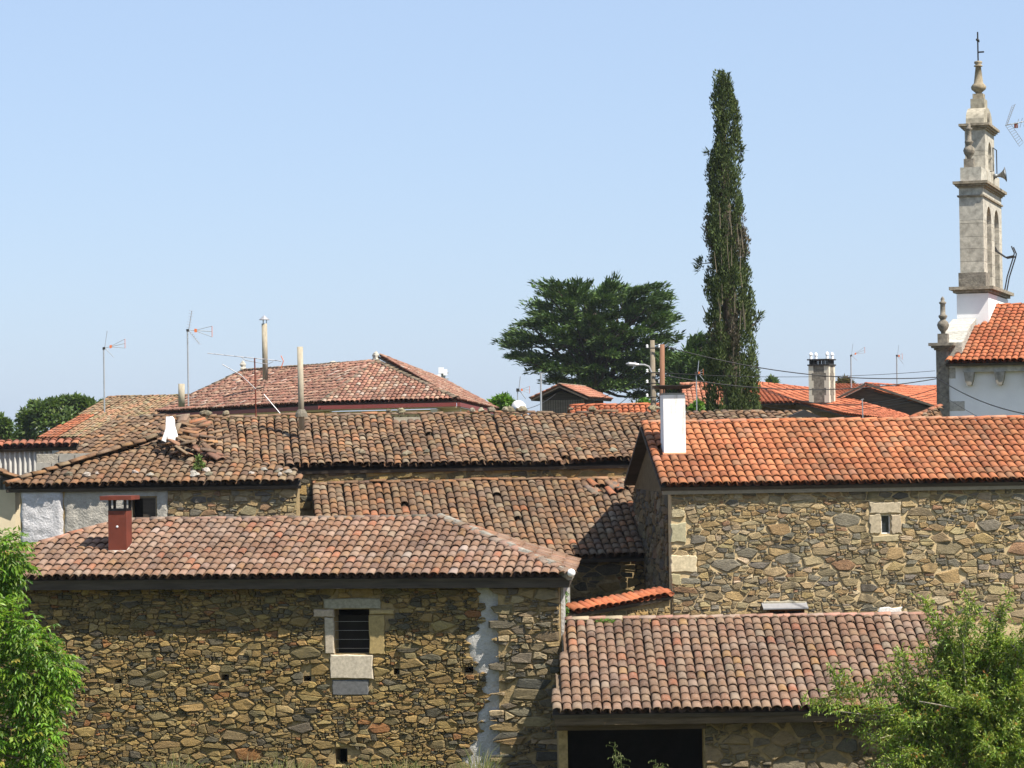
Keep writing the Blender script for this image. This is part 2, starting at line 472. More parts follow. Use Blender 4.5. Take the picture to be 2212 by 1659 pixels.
def clip(poly, ax, ay, c):
    res = []
    for i in range(len(poly)):
        p, q = poly[i], poly[(i + 1) % len(poly)]
        dp, dq = ax * p[0] + ay * p[1] - c, ax * q[0] + ay * q[1] - c
        if dp <= 0: res.append(p)
        if (dp < 0 < dq) or (dq < 0 < dp):
            f = dp / (dp - dq); res.append((p[0] + (q[0] - p[0]) * f, p[1] + (q[1] - p[1]) * f))
    return res
def area(p): return abs(sum(p[i][0] * p[(i + 1) % len(p)][1] - p[(i + 1) % len(p)][0] * p[i][1] for i in range(len(p)))) / 2
def stone_geo(poly, frame, gap, proud, r, col, roundness=1):
    """one stone: outline in (s, z), frame(s, z, h) -> world"""
    cx = sum(p[0] for p in poly) / len(poly); cy = sum(p[1] for p in poly) / len(poly)
    ar = area(poly); size = math.sqrt(ar)
    k = max(.55, 1 - gap / max(.02, size * .5))
    pts = [(cx + (a - cx) * k, cy + (b - cy) * k) for a, b in poly]
    for _ in range(roundness):                                     # knock the corners off
        q = []
        for i in range(len(pts)):
            a, b = pts[i], pts[(i + 1) % len(pts)]
            if (a[0] - b[0]) ** 2 + (a[1] - b[1]) ** 2 < (.16 * size) ** 2: q.append(((a[0] + b[0]) / 2, (a[1] + b[1]) / 2)); continue
            f = .10
            q.append((a[0] + (b[0] - a[0]) * f, a[1] + (b[1] - a[1]) * f)); q.append((b[0] + (a[0] - b[0]) * f, b[1] + (a[1] - b[1]) * f))
        pts = q
    pts = [(a + r.uniform(-.03, .03) * size, b + r.uniform(-.03, .03) * size) for a, b in pts]
    if len(pts) > 13: pts = pts[::2]
    n = len(pts); h = proud * r.uniform(.55, 1.3); tx, ty = r.uniform(-.3, .3), r.uniform(-.35, .2)
    def hh(a, b, f): return max(.004, h * f + ((a - cx) * tx + (b - cy) * ty) * .45 * f)
    r0 = [frame(a, b, -.06) for a, b in pts]
    r1 = [frame(cx + (a - cx) * .995, cy + (b - cy) * .995, hh(a, b, .62 + r.uniform(-.12, .12))) for a, b in pts]
    r2 = [frame(cx + (a - cx) * .84, cy + (b - cy) * .84, hh(a, b, 1.0 + r.uniform(-.14, .14))) for a, b in pts]
    c = [frame(cx, cy, h * r.uniform(.95, 1.15))]
    fs = []
    for i in range(n):
        j = (i + 1) % n
        fs += [(i, j, n + j, n + i), (n + i, n + j, 2 * n + j, 2 * n + i), (2 * n + i, 2 * n + j, 3 * n)]
    return r0 + r1 + r2 + c, fs, ar
def masonry(parent, O, u, n, W, H, levels, pal, an=1.7, gap=.012, proud=.045, voids=(), seed=5, max_ind=300, z0=0.0, mat=None, roundness=1, keep=None, whole=.42):
    """stones over a wall face: O bottom corner, u along, n outward; voids = rectangles (s0, s1, z0, z1) left free"""
    r = random.Random(seed); O = V(O); u = V(u); n = V(n); mat = mat or M['stone']
    fr = lambda a, b, h: O + u * a + UP * b + n * h
    st = []
    for (sx, sz), poly in cells(W, H, levels, an, r, z0):
        dead = False
        for (a, b, c, d) in voids:
            if a < sx < b and c < sz < d: dead = True; break
            if sx <= a: ov = (1, 0, a)
            elif sx >= b: ov = (-1, 0, -b)
            elif sz <= c: ov = (0, 1, c)
            else: ov = (0, -1, -d)
            if any(a < p[0] < b and c < p[1] < d for p in poly) or (min(p[0] for p in poly) < b and max(p[0] for p in poly) > a and min(p[1] for p in poly) < d and max(p[1] for p in poly) > c):
                poly = clip(poly, *ov)
                if len(poly) < 3: dead = True; break
        if dead or area(poly) < .0006: continue
        if keep and not keep(sx, sz): continue
        for pc_ in split_cell(poly, r, 0, whole):
            pc_ = trim(pc_, r.choice((4, 4, 5, 5, 6)))
            if area(pc_) < .0007: continue
            st.append(stone_geo(pc_, fr, gap, proud, r, None, roundness) + (pick(pal, r, .25),))
    st.sort(key=lambda x: -x[2])
    for vs, fs, ar, col in st[:max_ind]:
        b = MB().add(vs, fs); o = b.build('stone', mat, parent); o.color = (*col, 1)
    if len(st) > max_ind:
        b = MB()
        for vs, fs, ar, col in st[max_ind:]: b.add(vs, fs, col)
        b.build('small_stones', mat, parent, kind='stuff')
    return len(st)
def block(parent, O, u, n, rect, col, proud=.03, seed=1, mat=None, name='hewn_stone', rough=1.0, depth=.06):
    """a dressed stone over rect (s0, s1, z0, z1)"""
    r = random.Random(seed); O = V(O); u = V(u); n = V(n); a, b, c, d = rect
    fr = lambda s_, z_, h: O + u * s_ + UP * z_ + n * h
    m = 5; ring = []
    for k in range(m): ring.append((a + (b - a) * k / m, c))
    for k in range(m): ring.append((b, c + (d - c) * k / m))
    for k in range(m): ring.append((b - (b - a) * k / m, d))
    for k in range(m): ring.append((a, d - (d - c) * k / m))
    j = .012 * rough
    ring = [(x + r.uniform(-j, j), y + r.uniform(-j, j)) for x, y in ring]
    cx, cy = (a + b) / 2, (c + d) / 2; e = .022
    def ins(p, q): return (cx + (p[0] - cx) * (1 - q / max(.03, (b - a) / 2)), cy + (p[1] - cy) * (1 - q / max(.03, (d - c) / 2)))
    n_ = len(ring)
    vs = [fr(*p, -depth) for p in ring] + [fr(*ins(p, .004), proud * .55) for p in ring] + [fr(*ins(p, e), proud) for p in ring]
    fs = []
    for i in range(n_):
        k = (i + 1) % n_
        fs += [(i, k, n_ + k, n_ + i), (n_ + i, n_ + k, 2 * n_ + k, 2 * n_ + i)]
    fs.append(tuple(range(2 * n_, 3 * n_)))
    o = MB().add(vs, fs).build(name, mat or M['granite'], parent); o.color = (*col, 1)
    return o
def wall_boxes(mb, O, u, d, W, z0, z1, th, openings=()):
    """solid wall with rectangular openings, thickness th towards d"""
    O, u, d = V(O), V(u), V(d)
    xs = sorted({0.0, W} | {x for o in openings for x in o[:2] if 0 < x < W})
    for a, b in zip(xs[:-1], xs[1:]):
        m = (a + b) / 2; zs = [z0]
        for o in sorted(openings, key=lambda o: o[2]):
            if o[0] < m < o[1]: zs += [o[2], o[3]]
        zs.append(z1)
        for k in range(0, len(zs), 2):
            if zs[k + 1] - zs[k] > .001: mb.box(O + u * a + UP * zs[k], u * (b - a), d * th, UP * (zs[k + 1] - zs[k]))
    return mb
# ------------------------------------------------------------------ ground
CAMP = V((0, 0, CAMZ))
def ray(px, py): return CR @ V(((px - CX) / F, -(py - CY) / F, -1.0))
def wall_sz(px, py, O, u):
    n = V(u).cross(UP); d = ray(px, py); k = (V(O) - CAMP).dot(n) / d.dot(n)
    p = CAMP + d * k
    return (p - V(O)).dot(u), p.z
def rect_px(O, u, x0, x1, y0, y1):
    a, c = wall_sz(x0, y1, O, u); b, d = wall_sz(x1, y0, O, u)
    return (a, b, c, d)
def on_plane(px, py, O, n):
    d = ray(px, py); k = (V(O) - CAMP).dot(n) / d.dot(n); return CAMP + d * k
def ground_z(x, y):
    z = max(0.0, 6.6 - .19 * y) if y < 35 else 0.0
    if y > 63: z = min(2.5, (y - 63) * .06)
    return z
g = MB(); gx = [-900, -600, -150, -60, -30, -15, 0, 15, 30, 60, 150, 600, 900]; gy = [-60, -20, 0, 10, 20, 28, 34.7, 45, 55, 63, 75, 105, 160, 300, 700, 1000]
for y in gy:
    for x in gx: g.v.append((x, y, ground_z(x, y) - (0 if y < 63 else .3)))
nx = len(gx)
for j in range(len(gy) - 1):
    for i in range(nx - 1): g.f.append([j * nx + i, j * nx + i + 1, (j + 1) * nx + i + 1, (j + 1) * nx + i]); g.c.append((1, 1, 1))
gm = NT('meadow_ground')
gm.color(gm.mix(gm.ramp(gm.noise(.35, 5), [(.35, 0), (.65, 1)]), (.055, .085, .022), (.13, .11, .05))); gm.rough(.95)
gm.bump(gm.noise(12, 4), .6, .05)
o = g.build('ground', gm.m, None, True); o['kind'] = 'structure'

PAL_NEAR = [(4, (0.261, 0.151, 0.095)), (3, (0.294, 0.183, 0.126)), (2.5, (0.237, 0.125, 0.071)), (1.3, (0.314, 0.222, 0.166)), (.7, (0.323, 0.130, 0.068)), (1.6, (0.171, 0.106, 0.077)), (.2, (0.285, 0.160, 0.074)), (.12, (0.380, 0.311, 0.270))]
PAL_SHED = [(4, (0.237, 0.141, 0.088)), (3, (0.266, 0.180, 0.122)), (2.5, (0.201, 0.107, 0.066)), (1.0, (0.287, 0.220, 0.161)), (.45, (0.312, 0.122, 0.064)), (1.5, (0.156, 0.097, 0.068)), (.25, (0.281, 0.160, 0.064))]
PAL_ORANGE = [(5, (.42, .155, .07)), (3, (.45, .182, .085)), (2, (.37, .13, .06)), (1.6, (.34, .16, .085)), (.6, (.27, .15, .09)), (.4, (.38, .19, .12))]
PAL_OLD = [(4, (0.230, 0.127, 0.069)), (3, (0.186, 0.113, 0.069)), (3, (0.273, 0.146, 0.069)), (2, (0.147, 0.094, 0.064)), (2, (0.249, 0.174, 0.104)), (.8, (0.352, 0.160, 0.073)), (.5, (0.293, 0.235, 0.164))]
PAL_CLEAN = [(5, (0.444, 0.141, 0.063)), (3, (0.407, 0.122, 0.056)), (1, (0.385, 0.155, 0.081)), (1, (0.459, 0.170, 0.081))]
PAL_MANSION = [(4, (.36, .165, .115)), (3, (.30, .13, .095)), (2, (.44, .25, .17)), (1.3, (.46, .31, .22)), (1, (.24, .13, .10)), (.5, (.52, .43, .36))]
ST_NEAR = [(5, (0.362, 0.251, 0.097)), (4, (0.284, 0.206, 0.087)), (3.6, (0.212, 0.172, 0.087)), (2.2, (0.121, 0.109, 0.077)), (.55, (0.302, 0.149, 0.060)), (1.3, (0.459, 0.343, 0.156))]
ST_RIGHT = [(4, (0.442, 0.349, 0.196)), (4, (0.356, 0.291, 0.180)), (2.8, (0.252, 0.233, 0.185)), (3, (0.418, 0.302, 0.152)), (.7, (0.356, 0.221, 0.129)), (.8, (0.565, 0.466, 0.315)), (1.0, (0.177, 0.166, 0.141))]

def plane_pts(rf, A, B, pts, **k):
    """roof plane with eave A -> B and further corner points; tiles run square to the eave"""
    A, B = V(A), V(B); u = (B - A).normalized()
    n = V((0, 0, 0)); ring = [A, B] + [V(p) for p in pts]
    for i in range(len(ring)): n += ring[i].cross(ring[(i + 1) % len(ring)])
    n.normalize(); n = n if n.z > 0 else -n
    w = n.cross(u).normalized(); w = w if w.z > 0 else -w
    rf.plane(A, u, w, [((p - A).dot(u), (p - A).dot(w)) for p in ring], **k)
    return u, w, n


# ------------------------------------------------------------------ stone barn in front
t, d = yaw(8.9); pt = R(18); run, brun = 3.8, 2.8
E = P(640, 1246, 61.0); ze = E.z; Ls = run / math.cos(pt); rise = run * math.tan(pt)
sR = s_at(E, t, 1232); rl = P(640, 1125, 64.6)
sRid = s_at(E + d * run + UP * rise, t, 262)
sL = sRid - run; W = sR - sL; D = run + brun
barn = thing('stone_barn', E + d * 4 - UP * ze, 'long rubble stone barn with weathered hipped tile roof and a red metal chimney', 'barn')
rf = Roof(barn, M['tile_near'], PAL_NEAR)
up_f = (d * math.cos(pt) + UP * math.sin(pt))
FO = E + t * sL
chim = on_plane(260, 1192, FO, up_f.cross(t)); ca, ct = (chim - FO).dot(t), (chim - FO).dot(up_f)
rf.plane(FO, t, up_f, [(0, 0), (W, 0), (W - run, Ls), (run, Ls)], seed=11, jit=.55, wob=.012, holes=[(ca - .25, ca + .25, ct - .1, ct + .45)])
dR = yaw(2.8)[1]; CB = E + t * sR + dR * D; RB = E + t * (sR - run) + d * run + UP * rise
plane_pts(rf, E + t * sR, CB, [RB], seed=12, jit=.5)
rf.plane(E + t * sL + d * D, -d, (t * math.cos(pt) + UP * math.sin(pt)), [(0, 0), (D, 0), (D - run, Ls)], seed=13, tiles=False)
bl = math.hypot(brun, rise)
RA = E + t * (sL + run) + d * run + UP * rise
plane_pts(rf, CB, E + t * sL + d * D, [RA, RB], tiles=False)
RA = E + t * (sL + run) + d * run + UP * rise; RB = E + t * (sR - run) + d * run + UP * rise
PAL_HIP = [(3, (0.266, 0.207, 0.155)), (2, (0.222, 0.163, 0.118)), (2, (0.296, 0.178, 0.126)), (1, (0.163, 0.141, 0.104))]
rf.ridge(RA, RB, PAL_HIP, lift=.02)
rf.ridge(E + t * (sR + .02) - UP * .02, RB, PAL_HIP, lift=.05, sc=1.2)
rf.ridge(E + t * sL, RA, [(3, (.42, .25, .17)), (2, (.45, .20, .12))], lift=.03)
roof_o = rf.finish()
# mortar bed along the hip, white end tile
mb = MB()
for k in range(24):
    p = (E + t * sR).lerp(RB, k / 24) ; q = (E + t * sR).lerp(RB, (k + 1.02) / 24)
    j = rnd.uniform(-.01, .02)
    mb.tube([p + UP * (.0 + j), q + UP * (.0 + j)], [.13 + j, .13 + j], 8, (.75 + rnd.uniform(-.1, .1),) * 3)
mb.build('hip_mortar', M['plaster_tan'], roof_o)
mb = MB().lathe(E + t * (sR + .02) - d * .02 + UP * .05, [(.01, -.06), (.085, -.03), (.1, .03), (.085, .09), (.01, .12)], 10, up=(-d + t * .3 + UP * .3).normalized())
o = mb.build('white_hip_end', M['white'], roof_o, True)
# eave board, wall, side walls
mb = MB(); mb.box(E + t * (sL + .03) + d * .05 - UP * .29, t * (W - .06), d * .06, UP * .2)
mb.box(E + t * (sR - .11) + d * .12 - UP * .29, t * .06, dR * (D - .3), UP * .2)
mb.build('eave_board', M['wood_dark'], barn)
sW0, OW = sL + .35, None
OW = E + t * sW0 + d * .47 - UP * ze                                # bottom corner of the front wall
sWR = wall_sz(1213, 1400, OW, t)[0]; HW = ze - .2
win = rect_px(OW, t, 722, 797, 1316, 1413)
holes = [rect_px(OW, t, x0, x1, y0, y1) for x0, x1, y0, y1 in ((247, 262, 1466, 1476), (478, 494, 1457, 1470), (655, 672, 1460, 1472), (850, 862, 1444, 1457), (1003, 1022, 1440, 1454), (724, 750, 1617, 1652))]
wb = MB(); wall_boxes(wb, OW + d * .02, t, d, sWR, -.3, HW, .55, [win] + holes)
wall_o = wb.build('front_wall', M['mud'], barn)
mb = MB(); mb.box(OW + t * (sWR + .002) - UP * .3, t * .06, dR * (D - .85), UP * (HW + .3 - .002)); mb.build('side_wall', M['plaster'], barn)
mb = MB(); mb.box(OW - UP * .3 + d * .56, t * .5, d * (D - 1.5), UP * (HW + .3)); mb.box(OW - UP * .3 + d * (D - .95), t * (sWR - .9), d * .4, UP * (HW + .3)); mb.build('rear_wall', M['mud'], barn)
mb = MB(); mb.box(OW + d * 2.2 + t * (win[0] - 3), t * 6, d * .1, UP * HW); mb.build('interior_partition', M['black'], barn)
jl = rect_px(OW, t, 702, 721, 1334, 1412); jr = rect_px(OW, t, 798, 831, 1328, 1413); li = rect_px(OW, t, 699, 822, 1292, 1315)
ju = rect_px(OW, t, 678, 721, 1316, 1333); jx = rect_px(OW, t, 798, 852, 1316, 1327)
si = rect_px(OW, t, 714, 806, 1414, 1466); sl = rect_px(OW, t, 718, 796, 1468, 1502)
voids = [win, jl, jr, li, ju, jx, si, sl] + holes
spl = lambda z: 0
edge = [(1230, 1040, 1104), (1290, 1036, 1098), (1340, 1040, 1084), (1380, 1008, 1076), (1410, 1022, 1074), (1440, 1026, 1066), (1470, 1048, 1068), (1510, 1050, 1066), (1545, 1036, 1062), (1575, 1042, 1070), (1600, 1020, 1084), (1640, 1002, 1100), (1720, 1000, 1110)]
def edge_at(py):
    for (a, l, r_), (b, l2, r2) in zip(edge[:-1], edge[1:]):
        if a <= py <= b:
            f = (py - a) / (b - a); return l + (l2 - l) * f, r_ + (r2 - r_) * f
    return edge[-1][1:]
el = [(wall_sz(l, y, OW, t), wall_sz(r_, y, OW, t)) for y, l, r_ in edge]
def keep_main(a, z):
    for (l0, r0), (l1, r1) in zip(el[:-1], el[1:]):
        if l1[1] <= z <= l0[1]:
            f = (z - l0[1]) / (l1[1] - l0[1]); return a < l0[0] + (l1[0] - l0[0]) * f + .03
    return a < el[-1][0][0]
LV_NEAR = [(.15, .8), (.11, 4), (.078, 26), (.056, 170), (.04, 320)]
masonry(wall_o, OW, t, -d, sWR, HW, LV_NEAR, ST_NEAR, an=2.3, gap=.006, proud=.055, whole=.36, voids=voids, seed=21, max_ind=300, z0=.35, keep=keep_main)
for k, (rc, col, pr) in enumerate(((jl, (.40, .34, .26), .04), (jr, (.34, .25, .11), .045), (li, (.30, .275, .215), .03), (ju, (.40, .32, .24), .05), (jx, (.36, .27, .13), .05), (si, (.46, .40, .31), .07), (sl, (.12, .12, .12), .04))):
    block(wall_o, OW, t, -d, rc, col, pr, seed=k, name='lintel' if k == 2 else 'sill' if k == 5 else 'jamb_stone')
mb = MB()
for k in range(4):
    z = win[2] + (win[3] - win[2]) * (.12 + .2 * k)
    mb.tube([OW + t * win[0] + UP * z + d * .12, OW + t * win[1] + UP * z + d * .12], .004, 5)
mb.build('window_wire', M['steel'], barn)
mb = MB(); mb.box(OW + t * (win[0] - .02) + d * .5 + UP * (win[2] - .02), t * (win[1] - win[0] + .04), d * .04, UP * ((win[3] - win[2]) * .86)); mb.build('dark_window_panel', M['black'], barn)  # near-black panel standing in for the dark room inside
# mortar patch and projecting pier
mb = MB(); ny = 60; ys = np.linspace(1262, 1700, ny + 1); nxp = 9
for j, y in enumerate(ys):
    l, r_ = edge_at(y); l += 12 * noise.noise(V((y * .035, 1, 0))) + 9 * noise.noise(V((y * .13, 1, 0))) - 5
    (a0, z), (a1, _) = wall_sz(l, y, OW, t), wall_sz(r_ + 26, y, OW, t)
    for i in range(nxp + 1):
        a = a0 + (a1 - a0) * i / nxp; h = .035 * min(1, i / 1.5) + .022 * noise.noise(V((a * 6, z * 6, 3))) + .014 * noise.noise(V((a * 17, z * 17, 5)))
        mb.v.append(tuple(OW + t * a + UP * z - d * (h if i else -.02)))
for j in range(ny):
    for i in range(nxp): k = j * (nxp + 1) + i; mb.f.append([k, k + 1, k + nxp + 2, k + nxp + 1]); mb.c.append((1, 1, 1))
mb.build('mortar_patch', M['plaster'], barn, True)
OP = OW - d * .21; pw0 = wall_sz(1078, 1500, OP, t)[0]; pw1 = wall_sz(1210.5, 1500, OP, t)[0]
mb = MB(); mb.box(OP + t * pw0 + d * .03 - UP * .3, t * (pw1 - pw0), d * .175, UP * (HW + .22)); pier = mb.build('pier', M['mud'], barn)
ST_PIER = [(4, (.27, .215, .125)), (3, (.19, .165, .12)), (3, (.37, .265, .13)), (2, (.12, .115, .10)), (1.5, (.42, .33, .20))]
masonry(pier, OP + t * (pw0 - .26) + d * .03, t, -d, pw1 - pw0 + .27, HW - .1, [(.13, 30), (.095, 60), (.06, 120), (.04, 160)], ST_PIER, an=3.3, gap=.012, proud=.07, seed=33, max_ind=150, z0=.35, roundness=1, keep=lambda a, z: a > .2 + .22 * noise.noise(V((z * 1.6, 3, 1))))
# chimney
ch = MB(); cb = chim - UP * .25; cw = .46
zt = P(260, 1103, chim.y).z
chn = MB(); chn.cbox(cb, cw, cw, zt - cb.z, t, d)
ct_ = V((cb.x, cb.y, zt))
pc = thing('metal_chimney', chim, 'square rust red sheet metal chimney on the weathered barn roof', 'chimney')
sh = chn.build('shaft', M['rust'], pc)
mb = MB()
for sx in (-1, 1):
    for sy in (-1, 1): MB().cbox(ct_ + t * sx * (cw / 2 - .035) + d * sy * (cw / 2 - .035), .06, .06, .27, t, d).build('cowl_post', M['rust_dark'], pc)
mb.cbox(ct_, cw - .02, cw - .02, .05, t, d)
mb.build('cowl_rim', M['rust_dark'], pc)
mb = MB(); mb.cbox(ct_ + UP * .27, .80, .72, .10, t, d); mb.build('cowl_cap', M['rust'], pc)
mb = MB()
for k in range(40):
    a = 2 * math.pi * k / 40; rr = .30 + .04 * noise.noise(V((k * .4, 0, 0)))
    mb.v.append(tuple(chim + t * math.cos(a) * rr + up_f * (math.sin(a) * rr * .9 - .05) + UP * .055)); 
for k in range(40):
    a = 2 * math.pi * k / 40; mb.v.append(tuple(chim + t * max(-.235, min(.235, math.cos(a) * .4)) + up_f * max(-.26, min(.26, math.sin(a) * .4)) + UP * .13))
for k in range(40): j = (k + 1) % 40; mb.f.append([k, j, 40 + j, 40 + k]); mb.c.append((1.2, 1.1, 1))
mb.build('mortar_flashing', M['plaster'], pc)
mb = MB().lathe(cb + UP * (P(260, 1137, chim.y).z - cb.z) - d * (cw / 2 - .002), [(.03, 0), (.03, .012), (.005, .02)], 8, up=-d); mb.build('spark_cap', M['white_plastic'], pc)

# ------------------------------------------------------------------ house with the orange roof
t2, d2 = yaw(-4.3); p2 = R(21.5); run2 = 3.95; L2 = run2 / math.cos(p2); rise2 = run2 * math.tan(p2)
E2 = P(1428, 1049, 64.0); W2 = 12.5
hs = thing('stone_house', E2 + t2 * 5 + d2 * 4 - UP * E2.z, 'tall rubble stone house with bright orange tile roof and pointed sandy joints', 'house')
rf = Roof(hs, M['tile_new'], PAL_ORANGE)
w2 = d2 * math.cos(p2) + UP * math.sin(p2); n2 = t2.cross(w2)
wch = on_plane(1458, 985, E2, n2); wa, wt = (wch - E2).dot(t2), (wch - E2).dot(w2)
rf.plane(E2, t2, w2, [(0, 0), (W2, 0), (W2, L2), (0, L2)], seed=41, jit=.28, holes=[(wa - .3, wa + .3, wt - .05, wt + .55)])
rf.plane(E2 + t2 * W2 + d2 * 2 * run2, -t2, (-d2 * math.cos(p2) + UP * math.sin(p2)), [(0, 0), (W2, 0), (W2, L2), (0, L2)], seed=42, tiles=False)
RG = E2 + d2 * run2 + UP * rise2
rf.ridge(RG + t2 * (W2), RG, [(3, (.52, .20, .10)), (2, (.46, .24, .15)), (1, (.5, .16, .07))], lift=.03, sc=.95, step=.44)
roof2 = rf.finish()
mb = MB(); mb.box(E2 + t2 * .06 + d2 * .07 - UP * .23, t2 * (W2 - .1), d2 * .22, UP * .145); mb.build('eave_course', M['concrete'], hs).color = (.8, .72, .6, 1)
OH = E2 + t2 * .27 + d2 * .2 - UP * E2.z; HH = E2.z - .2; WH = W2 - .4; DH = 2 * run2 - .4
wn1 = rect_px(OH, t2, 1904, 1923, 1112, 1153); wn2 = rect_px(OH, t2, 1662, 1738, 1316, 1352)
wb = MB(); wall_boxes(wb, OH, t2, d2, WH, -.3, HH, .55, [wn1, wn2]); 
hw = wb.build('front_wall', M['mortar'], hs)
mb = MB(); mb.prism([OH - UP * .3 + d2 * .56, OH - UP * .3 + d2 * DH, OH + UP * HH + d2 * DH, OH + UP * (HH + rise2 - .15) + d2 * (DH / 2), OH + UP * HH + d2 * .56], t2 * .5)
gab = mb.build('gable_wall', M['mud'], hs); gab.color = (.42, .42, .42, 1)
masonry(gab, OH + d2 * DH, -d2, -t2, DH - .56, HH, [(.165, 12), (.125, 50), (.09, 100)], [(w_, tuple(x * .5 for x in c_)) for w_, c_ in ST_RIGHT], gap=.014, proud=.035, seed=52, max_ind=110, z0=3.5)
mb = MB(); mb.prism([OH + UP * HH + d2 * .0, OH + UP * HH + d2 * .56, OH + UP * (HH + .2) + d2 * .56], t2 * .5); mb.build('gable_shoulder', M['mud'], hs)
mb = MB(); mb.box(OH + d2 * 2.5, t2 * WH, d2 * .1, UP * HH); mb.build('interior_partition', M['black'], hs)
b1 = rect_px(OH, t2, 1878, 1946, 1084, 1110); b2 = rect_px(OH, t2, 1878, 1902, 1111, 1153); b3 = rect_px(OH, t2, 1925, 1947, 1111, 1153); b4 = rect_px(OH, t2, 1883, 1940, 1155, 1171)
b5 = rect_px(OH, t2, 1648, 1742, 1297, 1315); b6 = rect_px(OH, t2, 1449, 1505, 1199, 1236); b7 = rect_px(OH, t2, 1449, 1481, 1130, 1172); b8 = rect_px(OH, t2, 1898, 1948, 1311, 1345); b9 = rect_px(OH, t2, 1449, 1470, 1240, 1264)
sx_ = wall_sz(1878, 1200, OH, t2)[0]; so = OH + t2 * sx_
def dark_streak(tn, c):  # soft dark vertical streak mixed into the stone colour
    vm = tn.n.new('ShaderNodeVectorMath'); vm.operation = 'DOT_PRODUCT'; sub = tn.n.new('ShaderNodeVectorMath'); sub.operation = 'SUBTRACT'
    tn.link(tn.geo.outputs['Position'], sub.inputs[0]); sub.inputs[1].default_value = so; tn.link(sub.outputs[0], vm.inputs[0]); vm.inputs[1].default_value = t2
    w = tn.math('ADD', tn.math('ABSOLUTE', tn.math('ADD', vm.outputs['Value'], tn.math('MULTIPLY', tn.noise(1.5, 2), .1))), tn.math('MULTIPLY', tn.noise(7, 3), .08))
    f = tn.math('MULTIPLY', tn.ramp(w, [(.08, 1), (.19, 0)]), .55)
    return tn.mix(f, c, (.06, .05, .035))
M['streaked_stone'] = m_stone('streaked_rubble_stone', dark_streak)
masonry(hw, OH, t2, -d2, WH, HH, [(.165, 1.2), (.12, 7), (.085, 40), (.06, 190), (.044, 280)], ST_RIGHT, an=2.1, gap=.009, proud=.04, whole=.4, voids=[wn1, wn2, b1, b2, b3, b4, b5, b6, b7, b8, b9], seed=51, max_ind=300, z0=wall_sz(1800, 1345, OH, t2)[1] - .1, mat=M['streaked_stone'])
for k, (rc, col) in enumerate(((b1, (.40, .335, .235)), (b2, (.37, .31, .215)), (b3, (.37, .30, .21)), (b4, (.34, .28, .17)), (b5, (.32, .29, .22)), (b6, (.52, .44, .29)), (b7, (.34, .31, .2)), (b8, (.62, .60, .56)), (b9, (.33, .29, .17)))):
    block(hw, OH, t2, -d2, rc, col, .045, seed=60 + k, rough=2.2, name='lintel' if k in (0, 4) else 'sill' if k == 3 else 'quoin_stone' if k in (5, 6, 8) else 'jamb_stone')
wd = MB()
def frame4(mb, O, u, n, rc, th, dp, off):
    a, b, c, e = rc
    for (x0, x1, z0, z1) in ((a, b, c, c + th), (a, b, e - th, e), (a, a + th, c + th, e - th), (b - th, b, c + th, e - th)):
        mb.box(O + u * x0 + UP * z0 + n * off, u * (x1 - x0), n * dp, UP * (z1 - z0))
mb = MB(); frame4(mb, OH, t2, d2, wn1, .025, .05, .06); fo = mb.build('window_frame', M['white_plastic'], hs)
gl = NT('window_glass'); gl.color((.02, .025, .03)); gl.rough(.08, .5); M['glass'] = gl.m
mb = MB(); mb.box(OH + t2 * (wn1[0] + .025) + UP * (wn1[2] + .025) + d2 * .085, t2 * (wn1[1] - wn1[0] - .05), d2 * .006, UP * (wn1[3] - wn1[2] - .05)); mb.build('pane', M['glass'], fo)
mb = MB(); frame4(mb, OH, t2, d2, wn2, .045, .05, .1); mb.box(OH + t2 * ((wn2[0] + wn2[1]) / 2 - .03) + UP * wn2[2] + d2 * .1, t2 * .06, d2 * .05, UP * (wn2[3] - wn2[2])); fo = mb.build('window_frame', M['wood_brown'], hs)
mb = MB(); mb.box(OH + t2 * (wn2[0] + .05) + UP * (wn2[2] + .05) + d2 * .13, t2 * (wn2[1] - wn2[0] - .1), d2 * .006, UP * (wn2[3] - wn2[2] - .1)); mb.build('pane', M['glass'], fo)
h0, hz = wall_sz(1645, 1316, OH, t2); h1, _ = wall_sz(1742, 1316, OH, t2)
mb = MB(); mb.prism([OH + t2 * h0 + UP * (hz + .13), OH + t2 * h0 + UP * (hz + .16), OH + t2 * h0 + UP * (hz + .04) - d2 * .28, OH + t2 * h0 + UP * (hz + .01) - d2 * .28], t2 * (h1 - h0)); mb.build('window_hood', M['metal'], hs)
# white chimney on it
pc = thing('white_chimney', wch, 'white plastered chimney with dark flat cap on the orange tile roof', 'chimney')
zt = P(1458, 853, wch.y).z; zb = wch.z - .3
mb = MB(); mb.cbox(V((wch.x, wch.y, zb)) + d2 * .28, .57, .62, zt - zb, t2, d2); mb.build('stack', M['white_stained'], pc)
mb = MB(); mb.cbox(V((wch.x, wch.y, zt)) + d2 * .28, .54, .58, .05, t2, d2); mb.build('rim', M['concrete'], pc)
mb = MB()
for sx in (-.2, .2):
    for sy in (-.2, .2): MB().cbox(V((wch.x, wch.y, zt + .05)) + d2 * (.28 + sy) + t2 * sx, .03, .03, .14, t2, d2).build('cap_post', M['rust_dark'], pc)
cz = V((wch.x, wch.y, zt + .16)) + d2 * .28
mb = MB(); q = [cz + t2 * sx * .47 + d2 * sy * .47 + UP * .075 for sx, sy in ((-1, -1), (1, -1), (1, 1), (-1, 1))]; q2 = [cz + t2 * sx * .38 + d2 * sy * .38 for sx, sy in ((-1, -1), (1, -1), (1, 1), (-1, 1))]
